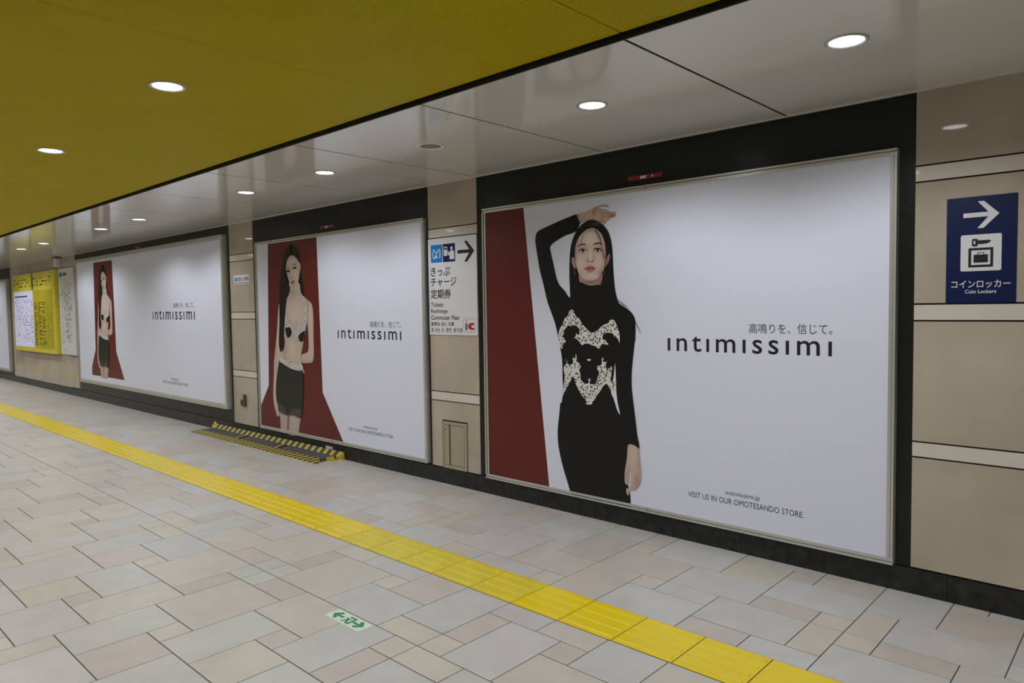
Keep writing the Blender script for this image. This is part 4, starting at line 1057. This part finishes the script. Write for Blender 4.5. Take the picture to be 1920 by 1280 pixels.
marks('small_print', -13.62, -13.45, 0.80, 1.3, 14, 2, -0.0206, 'sign_grey', mp, 0.3)
wl_ = empty('wall_lamp', (-13.6, -0.05, 2.30))
tag(wl_, 'small white wall fitting above the route map', 'fitting')
box('housing', -13.68, -13.56, -0.09, 0.0, 2.30, 2.46, 'sign_white', wl_, b=0.006)
box('bracket', -13.72, -13.52, -0.11, 0.0, 2.455, H - 0.0055, 'box_metal', wl_)
hd = empty('service_door', (-12.95, 0, 0.14))
tag(hd, 'narrow beige service door under the route map', 'door')
box('leaf', -13.215, -12.812, -0.004, 0.012, 0.145, 0.69, 'stone', hd)

# ------------------------------------------------------------------ ceiling fittings
ring_me = mesh('trim_ring', *lathe_vf([(0.080, 0.0), (0.080, -0.004), (0.074, -0.007), (0.064, -0.004), (0.063, 0.0)]), 'lamp_ring', True)
lens_me = mesh('lens', *disc_vf(0.0635, -0.0015), 'lamp_lens')
def downlight(x, y, z, watts, label, group):
    d = Vector((x, y, z)) - cl
    dz = d.dot(fwd)
    inside = dz > 0.1 and abs(d.dot(rgt) / dz) < 0.74 and abs(d.dot(upv) / dz) < 0.50
    end = '' if inside else '_offscreen'
    root = empty('downlight' + end, (x, y, z)); tag(root, label, 'ceiling light', group)
    link('trim_ring', ring_me, root); link('lens' + end, lens_me, root)
    ld = bpy.data.lights.new('lamp' + end, 'SPOT')
    ld.energy = watts; ld.color = (0.97, 0.98, 1.0)
    ld.spot_size = math.radians(154); ld.spot_blend = 0.5; ld.shadow_soft_size = 0.05
    lo = bpy.data.objects.new('lamp' + end, ld); COL.objects.link(lo)
    lo.parent = root; lo.location = (0, 0, -0.03)
for i in range(-3, 20):
    if (i - 2) % 3 == 0: continue          # every third place is empty or carries a loudspeaker
    x = 0.215 - 1.2235 * i
    if XL + 0.5 < x < XR - 0.3:
        near = {0: 'nearest the coin locker sign', 1: 'over the advertisement of the long black dress', 3: 'beside the square ceiling access panel',
                4: 'over the advertisement of the short black skirt', 6: 'over the longest advertisement', 7: 'over the longest advertisement',
                9: 'over the longest advertisement', 10: 'over the longest advertisement'}.get(i, 'further along the passage')
        downlight(x, -0.943, H, DOWNLIGHT_W, 'round recessed downlight in the white ceiling strip ' + near, 'downlights in the white strip')
YL0, YLP, YLY = -2.238, 1.842, -2.543
for i in range(-2, 12):
    x = YL0 - YLP * i
    if XL + 0.5 < x < XR - 0.3:
        for y in (YLY, YF - YLY):
            downlight(x, y, HY, YELLOW_W, 'round recessed downlight in the ribbed yellow ceiling', 'downlights in the yellow ceiling')

sp = empty('ceiling_speaker', (-2.258, -0.943, H)); tag(sp, 'round grey-mesh loudspeaker set in the white ceiling strip', 'speaker')
link('rim', mesh('rim', *lathe_vf([(0.088, 0.0), (0.088, -0.004), (0.080, -0.008), (0.068, -0.006), (0.066, 0.0)]), 'speaker_rim', True), sp)
link('mesh_cover', mesh('mesh_cover', *disc_vf(0.067, -0.003), 'speaker_mesh'), sp)
ch = empty('ceiling_hatch', (-3.465, -0.385, H)); tag(ch, 'square white access panel in the glossy white ceiling strip', 'hatch')
box('gap_frame', -3.70, -3.225, -0.615, -0.163, H - 0.0012, H + 0.001, 'aluminium_dull', ch)
box('panel', -3.692, -3.233, -0.607, -0.171, H - 0.0022, H + 0.001, 'ceiling_white', ch)
